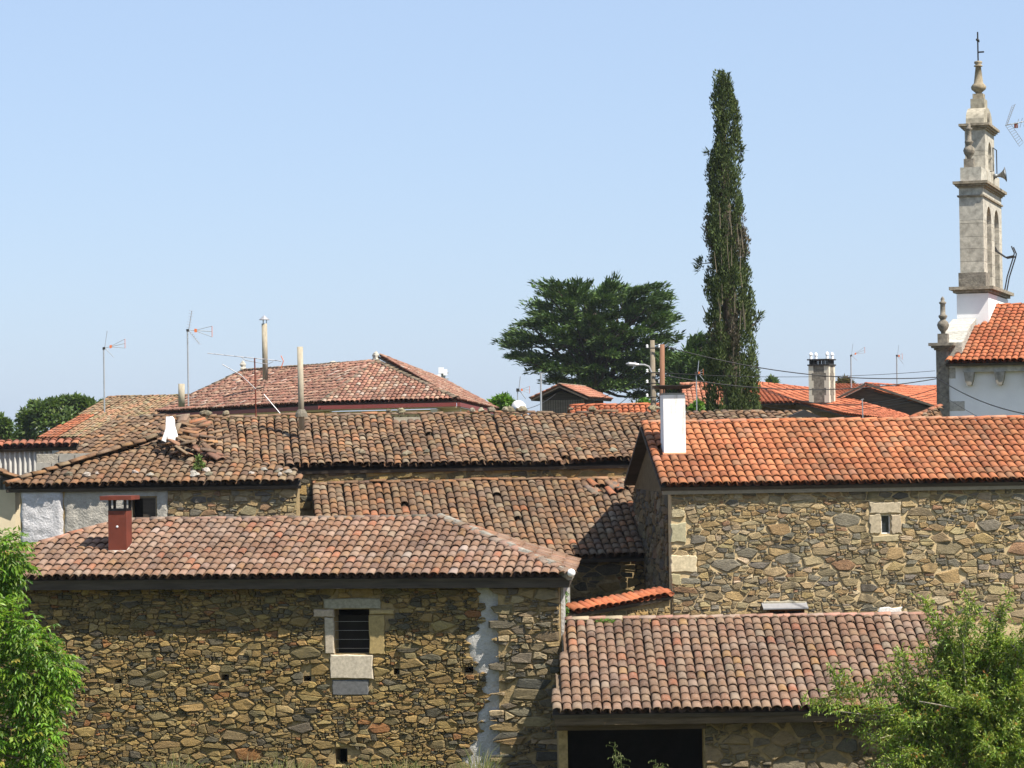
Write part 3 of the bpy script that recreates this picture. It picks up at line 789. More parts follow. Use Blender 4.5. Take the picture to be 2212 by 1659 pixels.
mb.add(q + q2 + [x + UP * .015 for x in q], [(7, 6, 5, 4), (4, 5, 1, 0), (5, 6, 2, 1), (6, 7, 3, 2), (7, 4, 0, 3), (8, 9, 10, 11), (0, 1, 9, 8), (1, 2, 10, 9), (2, 3, 11, 10), (3, 0, 8, 11)]); mb.build('cap_tray', M['rust_dark'], pc)
mb = MB(); mb.box(wch - t2 * .32 - w2 * .1 + n2 * .03, t2 * .62, w2 * .14, n2 * .06); mb.box(wch + t2 * .29 - w2 * .1 + n2 * .03, t2 * .05, w2 * .75, n2 * .06); mb.build('flashing', m_plain('terracotta_flashing', (.42, .17, .09), .85), pc)

# ------------------------------------------------------------------ low shed between them
t3, d3 = yaw(0.0); p3 = R(20); run3 = 4.6; L3 = run3 / math.cos(p3); rise3 = run3 * math.tan(p3)
E3 = P(1193, 1539, 56.6); sA = 0.0; W3 = s_at(E3, t3, 2110)
sd = thing('tiled_shed', E3 + t3 * 4 + d3 * 3 - UP * E3.z, 'low open fronted shed with brown grey tile roof', 'shed')
rf = Roof(sd, M['tile_near'], PAL_SHED)
w3 = d3 * math.cos(p3) + UP * math.sin(p3)
lft = s_at(E3 + d3 * run3 + UP * rise3, t3, 1219)
rf.plane(E3, t3, w3, [(0, 0), (W3, 0), (W3, L3), (lft, L3), (lft - .02, 3.2), (.12, 1.1)], seed=71, jit=.6, wob=.014)
rf.plane(E3 + t3 * W3 + d3 * (run3 + 2.4), -t3, (-d3 * math.cos(p3) + UP * math.sin(p3)), [(0, 0), (W3 - lft, 0), (W3 - lft, 2.4 / math.cos(p3)), (0, 2.4 / math.cos(p3))], seed=72, tiles=False)
R3 = E3 + d3 * run3 + UP * rise3
rf.ridge(R3 + t3 * W3, R3 + t3 * lft, [(3, (.36, .27, .21)), (2, (.33, .19, .14)), (2, (.42, .23, .17)), (1, (.40, .34, .24))], lift=.03, sc=1.0, jit=.6)
rf.finish()
mb = MB(); mb.box(E3 + t3 * .05 + d3 * .08 - UP * .3, t3 * (W3 - .1), d3 * .09, UP * .19); mb.build('eave_beam', M['wood_dark'], sd).color = (1.5, 1.35, 1.1, 1)
OS = E3 + t3 * .2 + d3 * .52 - UP * E3.z; HS = E3.z - .12
do = rect_px(OS, t3, 1212, 1520, 1574, 1800)
do = (do[0], do[1], -.3, do[3])
mb = MB(); mb.box(OS - d3 * .12 + t3 * (-.1) + UP * (do[3] + .01), t3 * (do[1] + .15), d3 * .18, UP * .16); mb.build('door_beam', M['wood_dark'], sd).color = (1.3, 1.15, .95, 1)
mb = MB(); wall_boxes(mb, OS, t3, d3, W3 - .5, -.3, HS, .5, [do]); sw = mb.build('front_wall', M['mud'], sd)
mb = MB(); mb.box(OS + d3 * 5.6 - UP * .3, t3 * (W3 - .5), d3 * .4, UP * (HS + 1.05)); mb.box(OS + d3 * .51 - t3 * .05 - UP * .3, t3 * .2, d3 * 5.08, UP * (HS + .4)); mb.box(OS + t3 * (W3 - .9) + d3 * .51 - UP * .3, t3 * .4, d3 * 5.0, UP * (HS + .3)); mb.build('rear_wall', M['mud'], sd)
mb = MB(); mb.box(OS + d3 * 4.2 + t3 * .2 - UP * .3, t3 * (W3 - 1.2), d3 * .06, UP * (HS + 1.2)); mb.build('blackout_panel', M['black'], sd)  # added near-black panel that keeps the shed opening dark
ST_BIG = [(3, (.27, .22, .14)), (3, (.21, .18, .125)), (2, (.33, .26, .15)), (1, (.15, .14, .11))]
masonry(sw, OS + t3 * do[1], t3, -d3, W3 - .5 - do[1], HS, [(.24, 12), (.17, 30), (.1, 60), (.06, 100)], ST_BIG, an=1.5, gap=.014, proud=.06, seed=81, max_ind=150, z0=.2)

# ------------------------------------------------------------------ tile capped yard wall
A = P(1228, 1318, 62.2); B = P(1447, 1278, 64.25)
yw = thing('yard_wall', V((A.x, A.y, 0)), 'short stone wall capped with a strip of bright orange tiles between barn and house', 'wall')
u4 = V((B.x - A.x, B.y - A.y, 0)); wl = u4.length; u4.normalize(); n4 = V((u4.y, -u4.x, 0))
mb = MB(); mb.prism([V((A.x, A.y, 0)) + u4 * x + UP * z for x, z in ((0, 0), (wl, 0), (wl, B.z - .1), (0, A.z - .1))], -n4 * .4); wo_ = mb.build('masonry', M['mud'], yw)
masonry(wo_, V((A.x, A.y, 0)), u4, n4, wl, min(A.z, B.z) - .1, [(.14, 30), (.09, 60), (.06, 120)], ST_NEAR, an=1.6, gap=.012, proud=.035, seed=91, max_ind=120, z0=2.9)
rf = Roof(yw, M['tile_clean'], PAL_CLEAN, name='coping')
dr = (B - A).normalized()
w4 = (-n4 * .93 + UP * .36).normalized()
rf.plane(A + n4 * .16 - UP * .06, dr, w4, [(0, 0), (wl, 0), (wl, .34), (0, .34)], seed=92, jit=.9, sp=.2)
rf.ridge(A - n4 * .1 + UP * .03, B - n4 * .1 + UP * .03, PAL_CLEAN, lift=.0, sc=1.0, step=.42, jit=2)
rf.finish()
# ------------------------------------------------------------------ helpers for the rows behind
# ------------------------------------------------------------------ long old house across the middle
t5, d5 = yaw(-7); p5 = R(19); run5 = 4.3; L5 = run5 / math.cos(p5); rise5 = run5 * math.tan(p5)
E5 = P(930, 1003, 73.0)
rise5 -= .07; RD = E5 + d5 * run5 + UP * rise5; p5 = math.atan2(rise5, run5); L5 = math.hypot(rise5, run5)
s0 = s_at(RD, t5, 366); s1 = s_at(RD, t5, 1750); hr = 0.0
lh = thing('long_house', E5 + d5 * 4 - UP * E5.z, 'long sagging old house roof of brown tiles weighted with stones along the ridge', 'house')
rf = Roof(lh, M['tile_old'], PAL_OLD)
w5 = d5 * math.cos(p5) + UP * math.sin(p5)
F5 = E5 + t5 * (s0 - hr); W5 = s1 - s0 + hr
sk = on_plane(882, 912, E5, t5.cross(w5)); ka, kt = (sk - F5).dot(t5), (sk - F5).dot(w5)
rf.plane(F5, t5, w5, [(0, L5 * .3), (1.6, .0), (W5, 0), (W5, L5), (0, L5)], seed=101, jit=1.3, wob=.11, ex=.34, holes=[(ka - .38, ka + .45, kt - .2, kt + .45)], skipw=.004)
tC, dC = yaw(20); AC = P(118, 987, 76.5); wC = (dC * 3.95 + UP * 1.12).normalized(); LC = math.hypot(3.95, 1.12)
rf.plane(AC, tC, wC, [(0, 0), (4.4, 0), (2.0, LC), (0, LC)], seed=102, jit=1.1, wob=.05, ex=.34)
rf.ridge(AC + wC * LC, AC + wC * LC + tC * 2.0, PAL_OLD, lift=.05, jit=2, seed=10)
rf.plane(E5 + t5 * s1 + d5 * 2 * run5, -t5, (-d5 * math.cos(p5) + UP * math.sin(p5)), [(0, 0), (W5, 0), (W5 - hr, L5), (0, L5)], seed=103, tiles=False)
rf.ridge(RD + t5 * s1 - UP * .1, RD + t5 * (s0 + 11), PAL_OLD, lift=.0, jit=2.2, seed=8, wob=.12)
rf.ridge(RD + t5 * (s0 + 11), RD + t5 * s0, PAL_OLD, lift=.05, jit=1.8, seed=9, wob=.10)
ro5 = rf.finish(max_ind=300)
mb = MB(); mb.box(sk - t5 * .42 - w5 * .15 + (t5.cross(w5)) * .02, t5 * .85, w5 * .5, t5.cross(w5) * .03); mb.build('roof_light', M['plaster_tan'], ro5).color = (.5, .47, .42, 1)
for k in range(26):                                                # stones that hold the tiles down
    rr = random.Random(900 + k)
    a = s0 + .3 + rr.random() * 14.5; front = k % 3 == 0
    p = (RD + t5 * a + UP * .16 - d5 * .05) if not front else (E5 + t5 * (s0 + 3 + rr.random() * 11) + w5 * (.5 + rr.random() * .3) + UP * .13)
    sc_ = rr.uniform(.07, .13); mb = MB(); n_ = 7
    mb.lathe(p - UP * sc_ * .5, [(sc_ * .7, 0), (sc_ * 1.15, sc_ * .35), (sc_, sc_ * .9), (sc_ * .45, sc_ * 1.25)], n_)
    mb.v = [tuple(V(v) + V((rr.uniform(-1, 1), rr.uniform(-1, 1), rr.uniform(-1, 1))) * sc_ * .25) for v in mb.v]
    o = mb.build('weight_stone', M['stone'], ro5); o.color = (*pick([(1, (.30, .27, .19)), (1, (.20, .18, .13)), (.6, (.36, .33, .25))]), 1)
O5 = F5 + t5 * (hr + .2) + d5 * .17 - UP * E5.z; H5 = E5.z - .12
mb = MB(); mb.box(O5 - UP * .5, t5 * (W5 - hr - .3), d5 * .5, UP * (H5 + .5)); mb.box(O5 - UP * .5 + d5 * 7.3, t5 * (W5 - hr - .3), d5 * .3, UP * (H5 + .5)); w5o = mb.build('front_wall', M['mud'], lh)
masonry(w5o, O5, t5, -d5, W5 - hr - .3, H5, [(.15, 20), (.115, 60), (.085, 120)], ST_NEAR, an=1.9, gap=.012, proud=.04, seed=111, max_ind=200, z0=H5 - 1.1)


# ------------------------------------------------------------------ lower roof against it
t6, d6 = yaw(-7); run6 = 4.6
T6 = P(900, 1046, 73.1); E6 = P(1240, 1203, 68.6); rise6 = T6.z - E6.z
E6 = T6 - d6 * run6 - UP * rise6; p6 = math.atan2(rise6, run6); w6 = d6 * math.cos(p6) + UP * math.sin(p6); L6 = math.hypot(run6, rise6)
a0 = s_at(T6, t6, 673); a1 = s_at(T6, t6, 1372)
lo = thing('lean_to_barn', E6 - UP * E6.z + d6 * 2, 'old brown lean-to tile roof below the long house with patched gap', 'barn')
rf = Roof(lo, M['tile_old'], PAL_OLD)
W6 = a1 - a0; hg = on_plane(1300, 1062, E6, t6.cross(w6)); F6 = E6 + t6 * a0; ga, gt = (hg - F6).dot(t6), (hg - F6).dot(w6)
PAL_O6 = PAL_OLD + [(.5, (.40, .15, .065))]
rf.plane(F6, t6, w6, [(0, 0), (W6, 0), (W6, L6), (0, L6)], seed=121, jit=1.05, wob=.06, ex=.35, holes=[(ga - .25, ga + .5, gt - .5, gt + .15), (ga + .2, ga + .8, gt - .1, gt + .25)], skipw=.006, pal=PAL_O6)
rf.ridge(T6 + t6 * a1, T6 + t6 * a0, PAL_OLD + [(2, (.34, .20, .11))], lift=.06, jit=1.8, seed=12, wob=.05)
n6 = t6.cross(w6)
for k in range(14):
    rr = random.Random(500 + k); p = F6 + t6 * (ga + rr.uniform(-.3, .8)) + w6 * (gt + rr.uniform(-.65, .3)) + n6 * .09
    rf.loose(p, (w6 + t6 * rr.uniform(-.9, .9) + n6 * rr.uniform(-.15, .2)), n6, 1.0, pick([(1, (.26, .15, .10)), (1, (.20, .15, .12)), (.6, (.42, .15, .07))]))
rf.finish(max_ind=300)
O6 = F6 + t6 * .15 + d6 * .35 - UP * F6.z; H6 = F6.z - .1
op = rect_px(O6, t6, 1352, 1392, 1190, 1300); op = (op[0], op[1] + .5, op[2], op[3])
mb = MB(); wall_boxes(mb, O6, t6, d6, W6 - .2, -.3, H6, .5, [op]); w6o = mb.build('front_wall', M['mud'], lo)
masonry(w6o, O6 + t6 * (W6 - 4.5), t6, -d6, 4.3, H6, [(.16, 20), (.115, 60), (.085, 100)], ST_NEAR, an=1.8, gap=.012, proud=.04, seed=122, max_ind=90, z0=3.2)
mb = MB(); mb.prism([O6 + d6 * .52, O6 + d6 * 4.1, O6 + d6 * 4.1 + UP * (H6 + rise6 - .35), O6 + d6 * .52 + UP * H6], t6 * .45); mb.build('gable_wall', M['mud'], lo)

# ------------------------------------------------------------------ ruinous wing in front of the long house
t7, d7 = yaw(4.5); E7 = P(335, 1046, 69.3)
AP = P(345, 945, 72.4)
e0 = s_at(E7, t7, 12); e1 = s_at(E7, t7, 650)
wg = thing('ruined_wing', E7 - UP * E7.z + d7 * 2, 'collapsing low wing with broken tile roof, grey render and a dark window', 'house')
rf = Roof(wg, M['tile_old'], PAL_OLD)
A7, B7 = E7 + t7 * e0, E7 + t7 * e1
RT = P(468, 1000, 71.2)
u7, w7, n7 = plane_pts(rf, A7, B7, [P(648, 1036, 69.8), RT, AP], seed=131, jit=1.2, wob=.055, ex=.35, skipw=.01)
plane_pts(rf, P(150, 1012, 74.5), A7, [AP], seed=132, jit=1.1, wob=.04, ex=.35)
rf.ridge(A7, AP, PAL_OLD + [(2, (.36, .19, .09))], lift=.06, jit=2.5, seed=21, sc=1.1)
rf.ridge(P(478, 1006, 70.6), AP + t7 * .1, [(1, (.27, .13, .09)), (1, (.22, .11, .08))], lift=.12, jit=2.5, seed=22, sc=1.15)
rf.ridge(P(640, 1035, 69.6), P(478, 1008, 70.6), PAL_OLD, lift=.03, jit=3, seed=23, sc=1.0)
for k, (x, y, Y, dx, dz, cl) in enumerate(((405, 925, 72.6, .7, .25, (.46, .19, .09)), (425, 940, 72.2, .35, .3, (.40, .17, .09)), (428, 968, 71.6, .9, .1, (.60, .32, .14)), (400, 950, 72, -.6, .2, (.30, .16, .10)), (385, 935, 72.4, .2, .5, (.26, .18, .13)), (440, 985, 71.0, .95, -.2, (.26, .13, .09)), (455, 998, 70.7, .9, -.3, (.28, .15, .1)))):
    rf.loose(P(x, y, Y) + UP * .1, (dx, .5, dz), UP, 1.15, cl, 'r')
for k in range(34):
    rr = random.Random(1500 + k); x, y = rr.uniform(372, 480), rr.uniform(918, 1010); y = max(y, 905 + (x - 372) * .55)
    rf.loose(P(x, y, 72.3 - (y - 918) * .02) + UP * .1, (rr.uniform(-1, 1), rr.uniform(-.2, .8), rr.uniform(-.1, .35)), (rr.uniform(-.4, .4), rr.uniform(-.5, .2), 1), 1.0, pick(PAL_OLD + [(2, (.34, .17, .10))], rr))
ro7 = rf.finish(max_ind=300)
for k in range(16):
    rr = random.Random(700 + k); q = rr.random(); p = E7 + t7 * (e0 + 5.0 + q * 3.2) + w7 * rr.uniform(.25, .75) + UP * .13
    if k > 9: p = E7 + t7 * (e0 + rr.random() * 5) + w7 * rr.uniform(.3, 1.0) + UP * .12
    sc_ = rr.uniform(.06, .12); mb = MB()
    mb.lathe(p - UP * sc_ * .4, [(sc_ * .8, 0), (sc_ * 1.2, sc_ * .3), (sc_, sc_ * .8), (sc_ * .4, sc_ * 1.1)], 7)
    mb.v = [tuple(V(v) + V((rr.uniform(-1, 1), rr.uniform(-1, 1), rr.uniform(-1, 1))) * sc_ * .25) for v in mb.v]
    o = mb.build('weight_stone', M['stone'], ro7); o.color = (*pick([(1, (.46, .43, .38)), (1, (.25, .22, .17))]), 1)
mb = MB().prism([P(x, y, 71.3) for x, y in ((358.7, 899.6), (367.5, 899.6), (371.9, 906), (373, 921.5), (379.5, 943.4), (377, 956), (364.2, 958), (360.9, 940), (358, 955), (349, 951), (357.6, 925.9))], V((.05, .16, 0)))
mb.build('white_plaster_stub', M['white'], wg)
O7 = E7 + t7 * (e0 + .35) + d7 * .2 - UP * E7.z; W7 = e1 - e0 - .5; H7 = E7.z - .08
w7n = rect_px(O7, t7, 283, 337, 1074, 1126)
mb = MB(); wall_boxes(mb, O7, t7, d7, W7, -.3, H7, .5, [w7n]); w7o = mb.build('front_wall', M['mud'], wg)
mb = MB(); mb.box(O7 - t7 * .01 + d7 * .51 - UP * .3, t7 * .4, d7 * 2.6, UP * (H7 + .2)); mb.build('side_wall', M['mud'], wg)
st0 = wall_sz(362, 1090, O7, t7)[0]
masonry(w7o, O7 + t7 * st0, t7, -d7, W7 - st0, H7, [(.13, 8), (.095, 50), (.07, 140), (.05, 160)], ST_RIGHT, an=1.8, gap=.01, proud=.045, seed=133, max_ind=140, z0=4.9)
def render_patch(name, px0, px1, mat, seed, parent, hole=None, proud=.04, col=(1, 1, 1)):
    a0_, _ = wall_sz(px0, 1100, O7, t7); a1_, _ = wall_sz(px1, 1100, O7, t7); z0_, z1_ = 4.3, H7 + .0
    nx_, nz_ = int((a1_ - a0_) / .06), int((z1_ - z0_) / .06); mb = MB(); idx = {}
    for j in range(nz_ + 1):
        for i in range(nx_ + 1):
            a = a0_ + (a1_ - a0_) * i / nx_; z = z0_ + (z1_ - z0_) * j / nz_
            if i in (0, nx_): a += .07 * noise.noise(V((z * 3, seed, i)))
            h = proud + .03 * noise.noise(V((a * 4, z * 4, seed))) + .02 * abs(noise.noise(V((a * 11, z * 11, seed))))
            if i in (0, nx_): h = -.01
            idx[i, j] = len(mb.v); mb.v.append(tuple(O7 + t7 * a + UP * z - d7 * h))
    for j in range(nz_):
        for i in range(nx_):
            a = a0_ + (a1_ - a0_) * (i + .5) / nx_; z = z0_ + (z1_ - z0_) * (j + .5) / nz_
            if hole and hole[0] - .03 < a < hole[1] + .03 and hole[2] - .03 < z < hole[3] + .03: continue
            mb.f.append([idx[i, j], idx[i + 1, j], idx[i + 1, j + 1], idx[i, j + 1]]); mb.c.append(col)
    return mb.build(name, mat, parent, True)
render_patch('white_render', 45, 137, M['plaster'], 1, wg, proud=.09, col=(1.1, 1.12, 1.2))
render_patch('grey_render', 139, 364, M['plaster'], 2, wg, w7n, col=(.82, .80, .74))
mb = MB(); frame4(mb, O7, t7, d7, w7n, .03, .06, .02); fo = mb.build('window_frame', M['wood_grey'], wg)
mb = MB(); mm = (w7n[0] + w7n[1]) / 2; mb.box(O7 + t7 * (mm - .02) + UP * (w7n[2] + .03) + d7 * .04, t7 * (w7n[1] - mm - .02), d7 * .03, UP * (w7n[3] - w7n[2] - .06)); mb.build('shutter', M['wood_dark'], fo)
mb = MB(); mb.box(O7 + t7 * w7n[0] + UP * w7n[2] + d7 * .48, t7 * (w7n[1] - w7n[0]), d7 * .02, UP * (w7n[3] - w7n[2])); mb.build('dark_backing', M['black'], wg)

# ------------------------------------------------------------------ left edge: block wall, corrugated fence, cream house
bw = thing('block_wall', P(170, 1012, 72.6) - UP * 2, 'low grey concrete block wall below the old hip roof', 'wall')
u8 = yaw(3)[0]; d8 = yaw(3)[1]; q0 = P(94, 1034, 72.4)
for r_ in range(3):
    for k in range(6):
        off = -.22 if r_ % 2 else 0.0
        if r_ == 2 and k == 0: continue
        c = q0 + u8 * (k * .455 + off) + UP * (r_ * .235)
        MB().box(c + d8 * rnd.uniform(0, .012), u8 * .43, d8 * .18, UP * .215, (1 + rnd.uniform(-.08, .08),) * 3).build('concrete_block', M['concrete'], bw)
mb = MB(); mb.box(V((q0.x, q0.y, 1)) - u8 * .2 + d8 * .04, u8 * 2.8, d8 * .15, UP * (q0.z + .7 - 1)); mb.build('mortar_core', M['plaster_tan'], bw)
cf = thing('corrugated_fence', V((P(50, 1000, 75).x, 75, 1.0)), 'grey corrugated sheet fence topped with a row of reddish tiles', 'fence')
zA, zB = P(55, 1040, 75).z, P(55, 966, 75).z; x0, x1 = P(-40, 1000, 75).x, P(112, 1000, 75).x
mb = MB(); n_ = 260
for i in range(n_ + 1):
    x = x0 + (x1 - x0) * i / n_; y = 75 + 0.05 * math.sin(2 * math.pi * (x - x0) / .145)
    mb.v += [(x, y, zA - 1), (x, y, zB)]
for i in range(n_): mb.f.append([2 * i, 2 * i + 2, 2 * i + 3, 2 * i + 1]); mb.c.append((1, 1, 1))
mb.build('corrugated_sheet', m_plain('fibre_cement_sheet', (.46, .45, .42), .9, .3, 4, .2, 30, .01, stretch=(1, 1, .3)), cf, True)
rf = Roof(cf, M['tile_new'], [(2, (.34, .13, .08)), (2, (.28, .12, .08)), (1, (.40, .18, .10))], name='coping')
rf.plane(V((x0, 74.85, zB)), V((1, 0, .012)), V((0, .95, .3)), [(0, 0), (x1 - x0 + .75, 0), (x1 - x0 + .75, .42), (0, .42)], seed=141, jit=1)
rf.finish()
ch_ = thing('cream_house', V((P(-20, 1100, 74).x, 74, 0)), 'sliver of a cream rendered house with tiled verge at the picture edge', 'house')
xa, xb = P(-120, 1100, 74).x, P(33, 1100, 74).x
mb = MB(); mb.box((xa, 74, 0), (xb - xa, 0, 0), (0, 4, 0), (0, 0, P(10, 1058, 74).z)); mb.build('wall', M['cream'], ch_)
rf = Roof(ch_, M['tile_old'], PAL_OLD)
plane_pts(rf, P(58, 1046, 73.6), P(66, 1040, 77.6), [P(-60, 990, 77.6), P(-60, 998, 73.6)], seed=143, jit=1.0)
rf.finish(max_ind=60)

# ------------------------------------------------------------------ roof with orange edge tiles behind
t9, d9 = yaw(28); A9 = P(82, 947, 135); p9 = R(19.5); w9 = d9 * math.cos(p9) + UP * math.sin(p9); L9 = 6.5; W9 = 13.0
bk = thing('moss_roof_house', A9 - UP * A9.z + t9 * 5, 'moss grown tile roof with fresh orange tiles along its edge', 'house')
PAL_MOSS = [(4, (.33, .20, .11)), (3, (.29, .20, .12)), (2, (.27, .22, .11)), (2, (.40, .21, .12)), (1, (.36, .29, .19))]
rf = Roof(bk, M['tile_old'], PAL_MOSS)
rf.plane(A9, t9, w9, [(1.3, 0), (W9, 0), (W9, L9), (1.3, L9)], seed=151, jit=1.1, wob=.06, sp=.25, ex=.38)
rf.plane(A9, t9, w9, [(0, 0), (1.32, 0), (1.32, L9 * .55), (.2, L9 * .55)], seed=152, jit=.5, wob=.0, pal=PAL_CLEAN, sp=.25, ex=.38)
rf.plane(A9, t9, w9, [(0, L9 * .55), (1.32, L9 * .55), (1.32, L9), (.0, L9)], seed=153, jit=.8, wob=.0, sp=.25, ex=.38)
rf.plane(A9 + t9 * W9 + d9 * 12, -t9, (-d9 * math.cos(p9) + UP * math.sin(p9)), [(0, 0), (W9, 0), (W9, L9), (0, L9)], tiles=False)
rf.ridge(A9 + w9 * L9 + t9 * W9, A9 + w9 * L9, PAL_MOSS, lift=.04, jit=1.6, seed=25)
rf.finish(max_ind=300)
mb = MB(); mb.box(A9 - UP * (A9.z - .5) + t9 * .3 + d9 * .5, t9 * 12, d9 * .3, UP * (A9.z - .6)); mb.box(A9 - UP * (A9.z - .5) + t9 * .3 + d9 * .81, t9 * .3, d9 * 9.5, UP * (A9.z - .6)); mb.build('wall', M['plaster_tan'], bk)
mb = MB(); n_ = 120
for i in range(n_ + 1):
    a = .3 + i * .03; q = A9 + t9 * a + d9 * (.46 + .02 * math.sin(i * 1.2)); mb.v += [tuple(q - UP * 1.2), tuple(q - UP * .25)]
for i in range(n_): mb.f.append([2 * i, 2 * i + 2, 2 * i + 3, 2 * i + 1]); mb.c.append((1, 1, 1))
mb.build('corrugated_cladding', M['metal'], bk, True)
mb = MB(); mb.box(A9 + t9 * .0 + d9 * .06 - UP * .26, t9 * 12, d9 * .05, UP * .17); mb.build('eave_board', M['wood_dark'], bk)
# ------------------------------------------------------------------ large house with maroon gutter
C1, C2 = P(694, 870, 113), P(986, 863, 112); PK, RL = P(812, 782, 118), P(525, 802, 128); LE, RE = P(338, 890, 126), P(1074, 884, 125)
ms = thing('manor_house', V((C1.x, C1.y + 5, 0)), 'large cream house with broad reddish hipped tile roof and maroon gutter', 'house')
rf = Roof(ms, M['tile_old'], PAL_MANSION)
plane_pts(rf, C1, C2, [PK], seed=161, jit=.6, ex=.36)
plane_pts(rf, LE, C1, [PK, RL], seed=162, jit=.7, ex=.36, wob=.03)
plane_pts(rf, C2, RE, [PK + V((3, 9, 0)), PK], seed=163, jit=.6, ex=.36)
PAL_MR = [(2, (.24, .19, .13)), (1, (.18, .14, .10)), (1, (.28, .16, .11))]
rf.ridge(C2, PK, PAL_MR, lift=.05, sc=1.2); rf.ridge(C1, PK, PAL_MR, lift=.03, sc=1.1); rf.ridge(PK, RL, PAL_MR, lift=.04); rf.ridge(LE, RL, PAL_MR, lift=.03)
rom = rf.finish(max_ind=300)
gut = MB(); gq = [LE, C1, C2, RE]
for a, b in zip(gq[:-1], gq[1:]):
    dr = (b - a).normalized(); nn = dr.cross(UP).normalized()
    MB().box(a + nn * .16 - UP * .30, b - a, -nn * .14, UP * .17).build('gutter', M['gutter'], ms)
    MB().box(a - nn * .02 - UP * .36, b - a, -nn * 1.0, UP * .06).build('soffit', M['cream'], ms)
    MB().box(a - nn * .85 - UP * (a.z - 1), b - a, -nn * .3, UP * (a.z - 1.4)).build('wall', M['cream'], ms)
for nm, p, h in (('finial', PK, .42), ('finial', RL, .45), ('finial', P(720, 786, 121.5), .12)):
    mb = MB().lathe(p, [(.17, 0), (.15, h * .3), (.12, h * .5), (.15, h * .75), (.1, h), (.02, h * 1.2)], 8)
    mb.v = [tuple(V(v) + V((noise.noise(V(v) * 6), noise.noise(V(v) * 7), 0)) * .05) for v in mb.v]
    mb.build(nm, M['limestone'], rom)
# flue pipes
def pipe(px, y0, y1, Y, r, label, cap=False, base=False, top=None, mat=None):
    a, b = P(top or px, y0, Y), P(px, y1, Y)
    o = thing('flue_pipe', b, label, 'flue')
    MB().tube([b - UP * .5, a], r, 14).build('pipe', mat or M['fibre'], o, True)
    if cap:
        for k in range(3):
            an = k * 2.1; q = a + V((math.cos(an), math.sin(an), 0)) * r * .8
            MB().tube([q - UP * .05, q + UP * .2], .02, 5).build('cap_leg', M['steel'], o)
        MB().lathe(a + UP * .17, [(r * 1.9, 0), (r * 1.9, .02), (.02, .22)], 14).build('cap', M['metal'], o)
    if base: MB().lathe(b - UP * .1, [(r * 2.2, 0), (r * 2.0, .1), (r * 1.2, .22)], 12).build('base_collar', M['plaster_tan'], o).color = (.5, .48, .45, 1)
    return o
pipe(573, 699, 797, 121, .13, 'tall capped flue pipe behind the manor roof ridge', True, top=571)
pipe(651, 749, 893, 74.5, .085, 'plain tall fibre cement flue pipe rising from the long house ridge', base=True, top=648, mat=M['fibre'])
pipe(392, 829, 850, 96, .12, 'short stub of flue pipe on the moss grown roof')

# ------------------------------------------------------------------ church
tc, dc = yaw(18.7); pc_ = R(19.5); runc = 6.0
Ec = P(2042, 783, 86.6)
chh = thing('church', V((Ec.x, Ec.y, 0)), 'white church with orange tile nave roof and tall stone belfry', 'church')
rf = Roof(chh, M['tile_clean'], PAL_CLEAN)
wc = dc * math.cos(pc_) + UP * math.sin(pc_); Lc = runc / math.cos(pc_)
rf.plane(Ec, tc, wc, [(0, 0), (7, 0), (7, Lc), (.9, Lc), (.45, 3.2), (.3, 1.0)], seed=171, jit=.3)
rf.plane(Ec + tc * 7 + dc * 2 * runc, -tc, (-dc * math.cos(pc_) + UP * math.sin(pc_)), [(0, 0), (6.1, 0), (6.1, Lc), (0, Lc)], tiles=False)
rf.ridge(Ec + wc * Lc + tc * 7, Ec + wc * Lc + tc * .9, PAL_CLEAN, lift=.04)
rf.finish(max_ind=300)
Oc = Ec + tc * .05 + dc * .42; Oc.z = 0; Hc = Ec.z - .12
mb = MB(); mb.box(Oc, tc * 7, dc * .5, UP * Hc); mb.box(Oc + dc * 11, tc * 7, dc * .4, UP * Hc); mb.box(Oc + tc * 6.4 + dc * .51, tc * .5, dc * 10.4, UP * Hc); mb.build('nave_wall', M['white'], chh)
mb = MB(); mb.box(Oc - dc * .2 + UP * (Hc - .22) + tc * .5, tc * 6.4, dc * .2, UP * .22); mb.build('cornice', M['limestone'], chh)
for k in range(7):
    q = Oc + tc * (.55 + k * 1.02) + UP * (Hc - .22)
    MB().prism([q + tc * a - UP * b for a, b in ((0, 0), (.34, 0), (.31, .25), (.24, .45), (.10, .45), (.03, .25))], -dc * .34).build('corbel', M['limestone'], chh).color = (.72, .70, .68, 1)
pw = .42; Op = Oc - tc * pw - dc * .06
zc = P(2030, 756, 87).z
mb = MB(); mb.box(Op, tc * pw, dc * .6, UP * zc); pil = mb.build('corner_pilaster', M['lichen_stone'], chh)
for k, (x0, x1, y0, y1) in enumerate(((2044, 2072, 932, 955), (2044, 2084, 866, 888), (2044, 2064, 794, 818))):
    block(pil, Oc, tc, -dc, rect_px(Oc, tc, x0, x1, y0, y1), (.42, .39, .34), .01, seed=k, name='quoin_stone', rough=.5)
mb = MB(); q = Op + tc * pw / 2 + dc * .3
for k, (e, z, h) in enumerate(((.06, 0, .07), (.14, .07, .07), (.22, .14, .1))): mb.cbox(V((q.x, q.y, zc + z)), pw + 2 * e, .6 + 2 * e, h, tc, dc)
mb.build('pilaster_cap', M['lichen_stone'], chh)
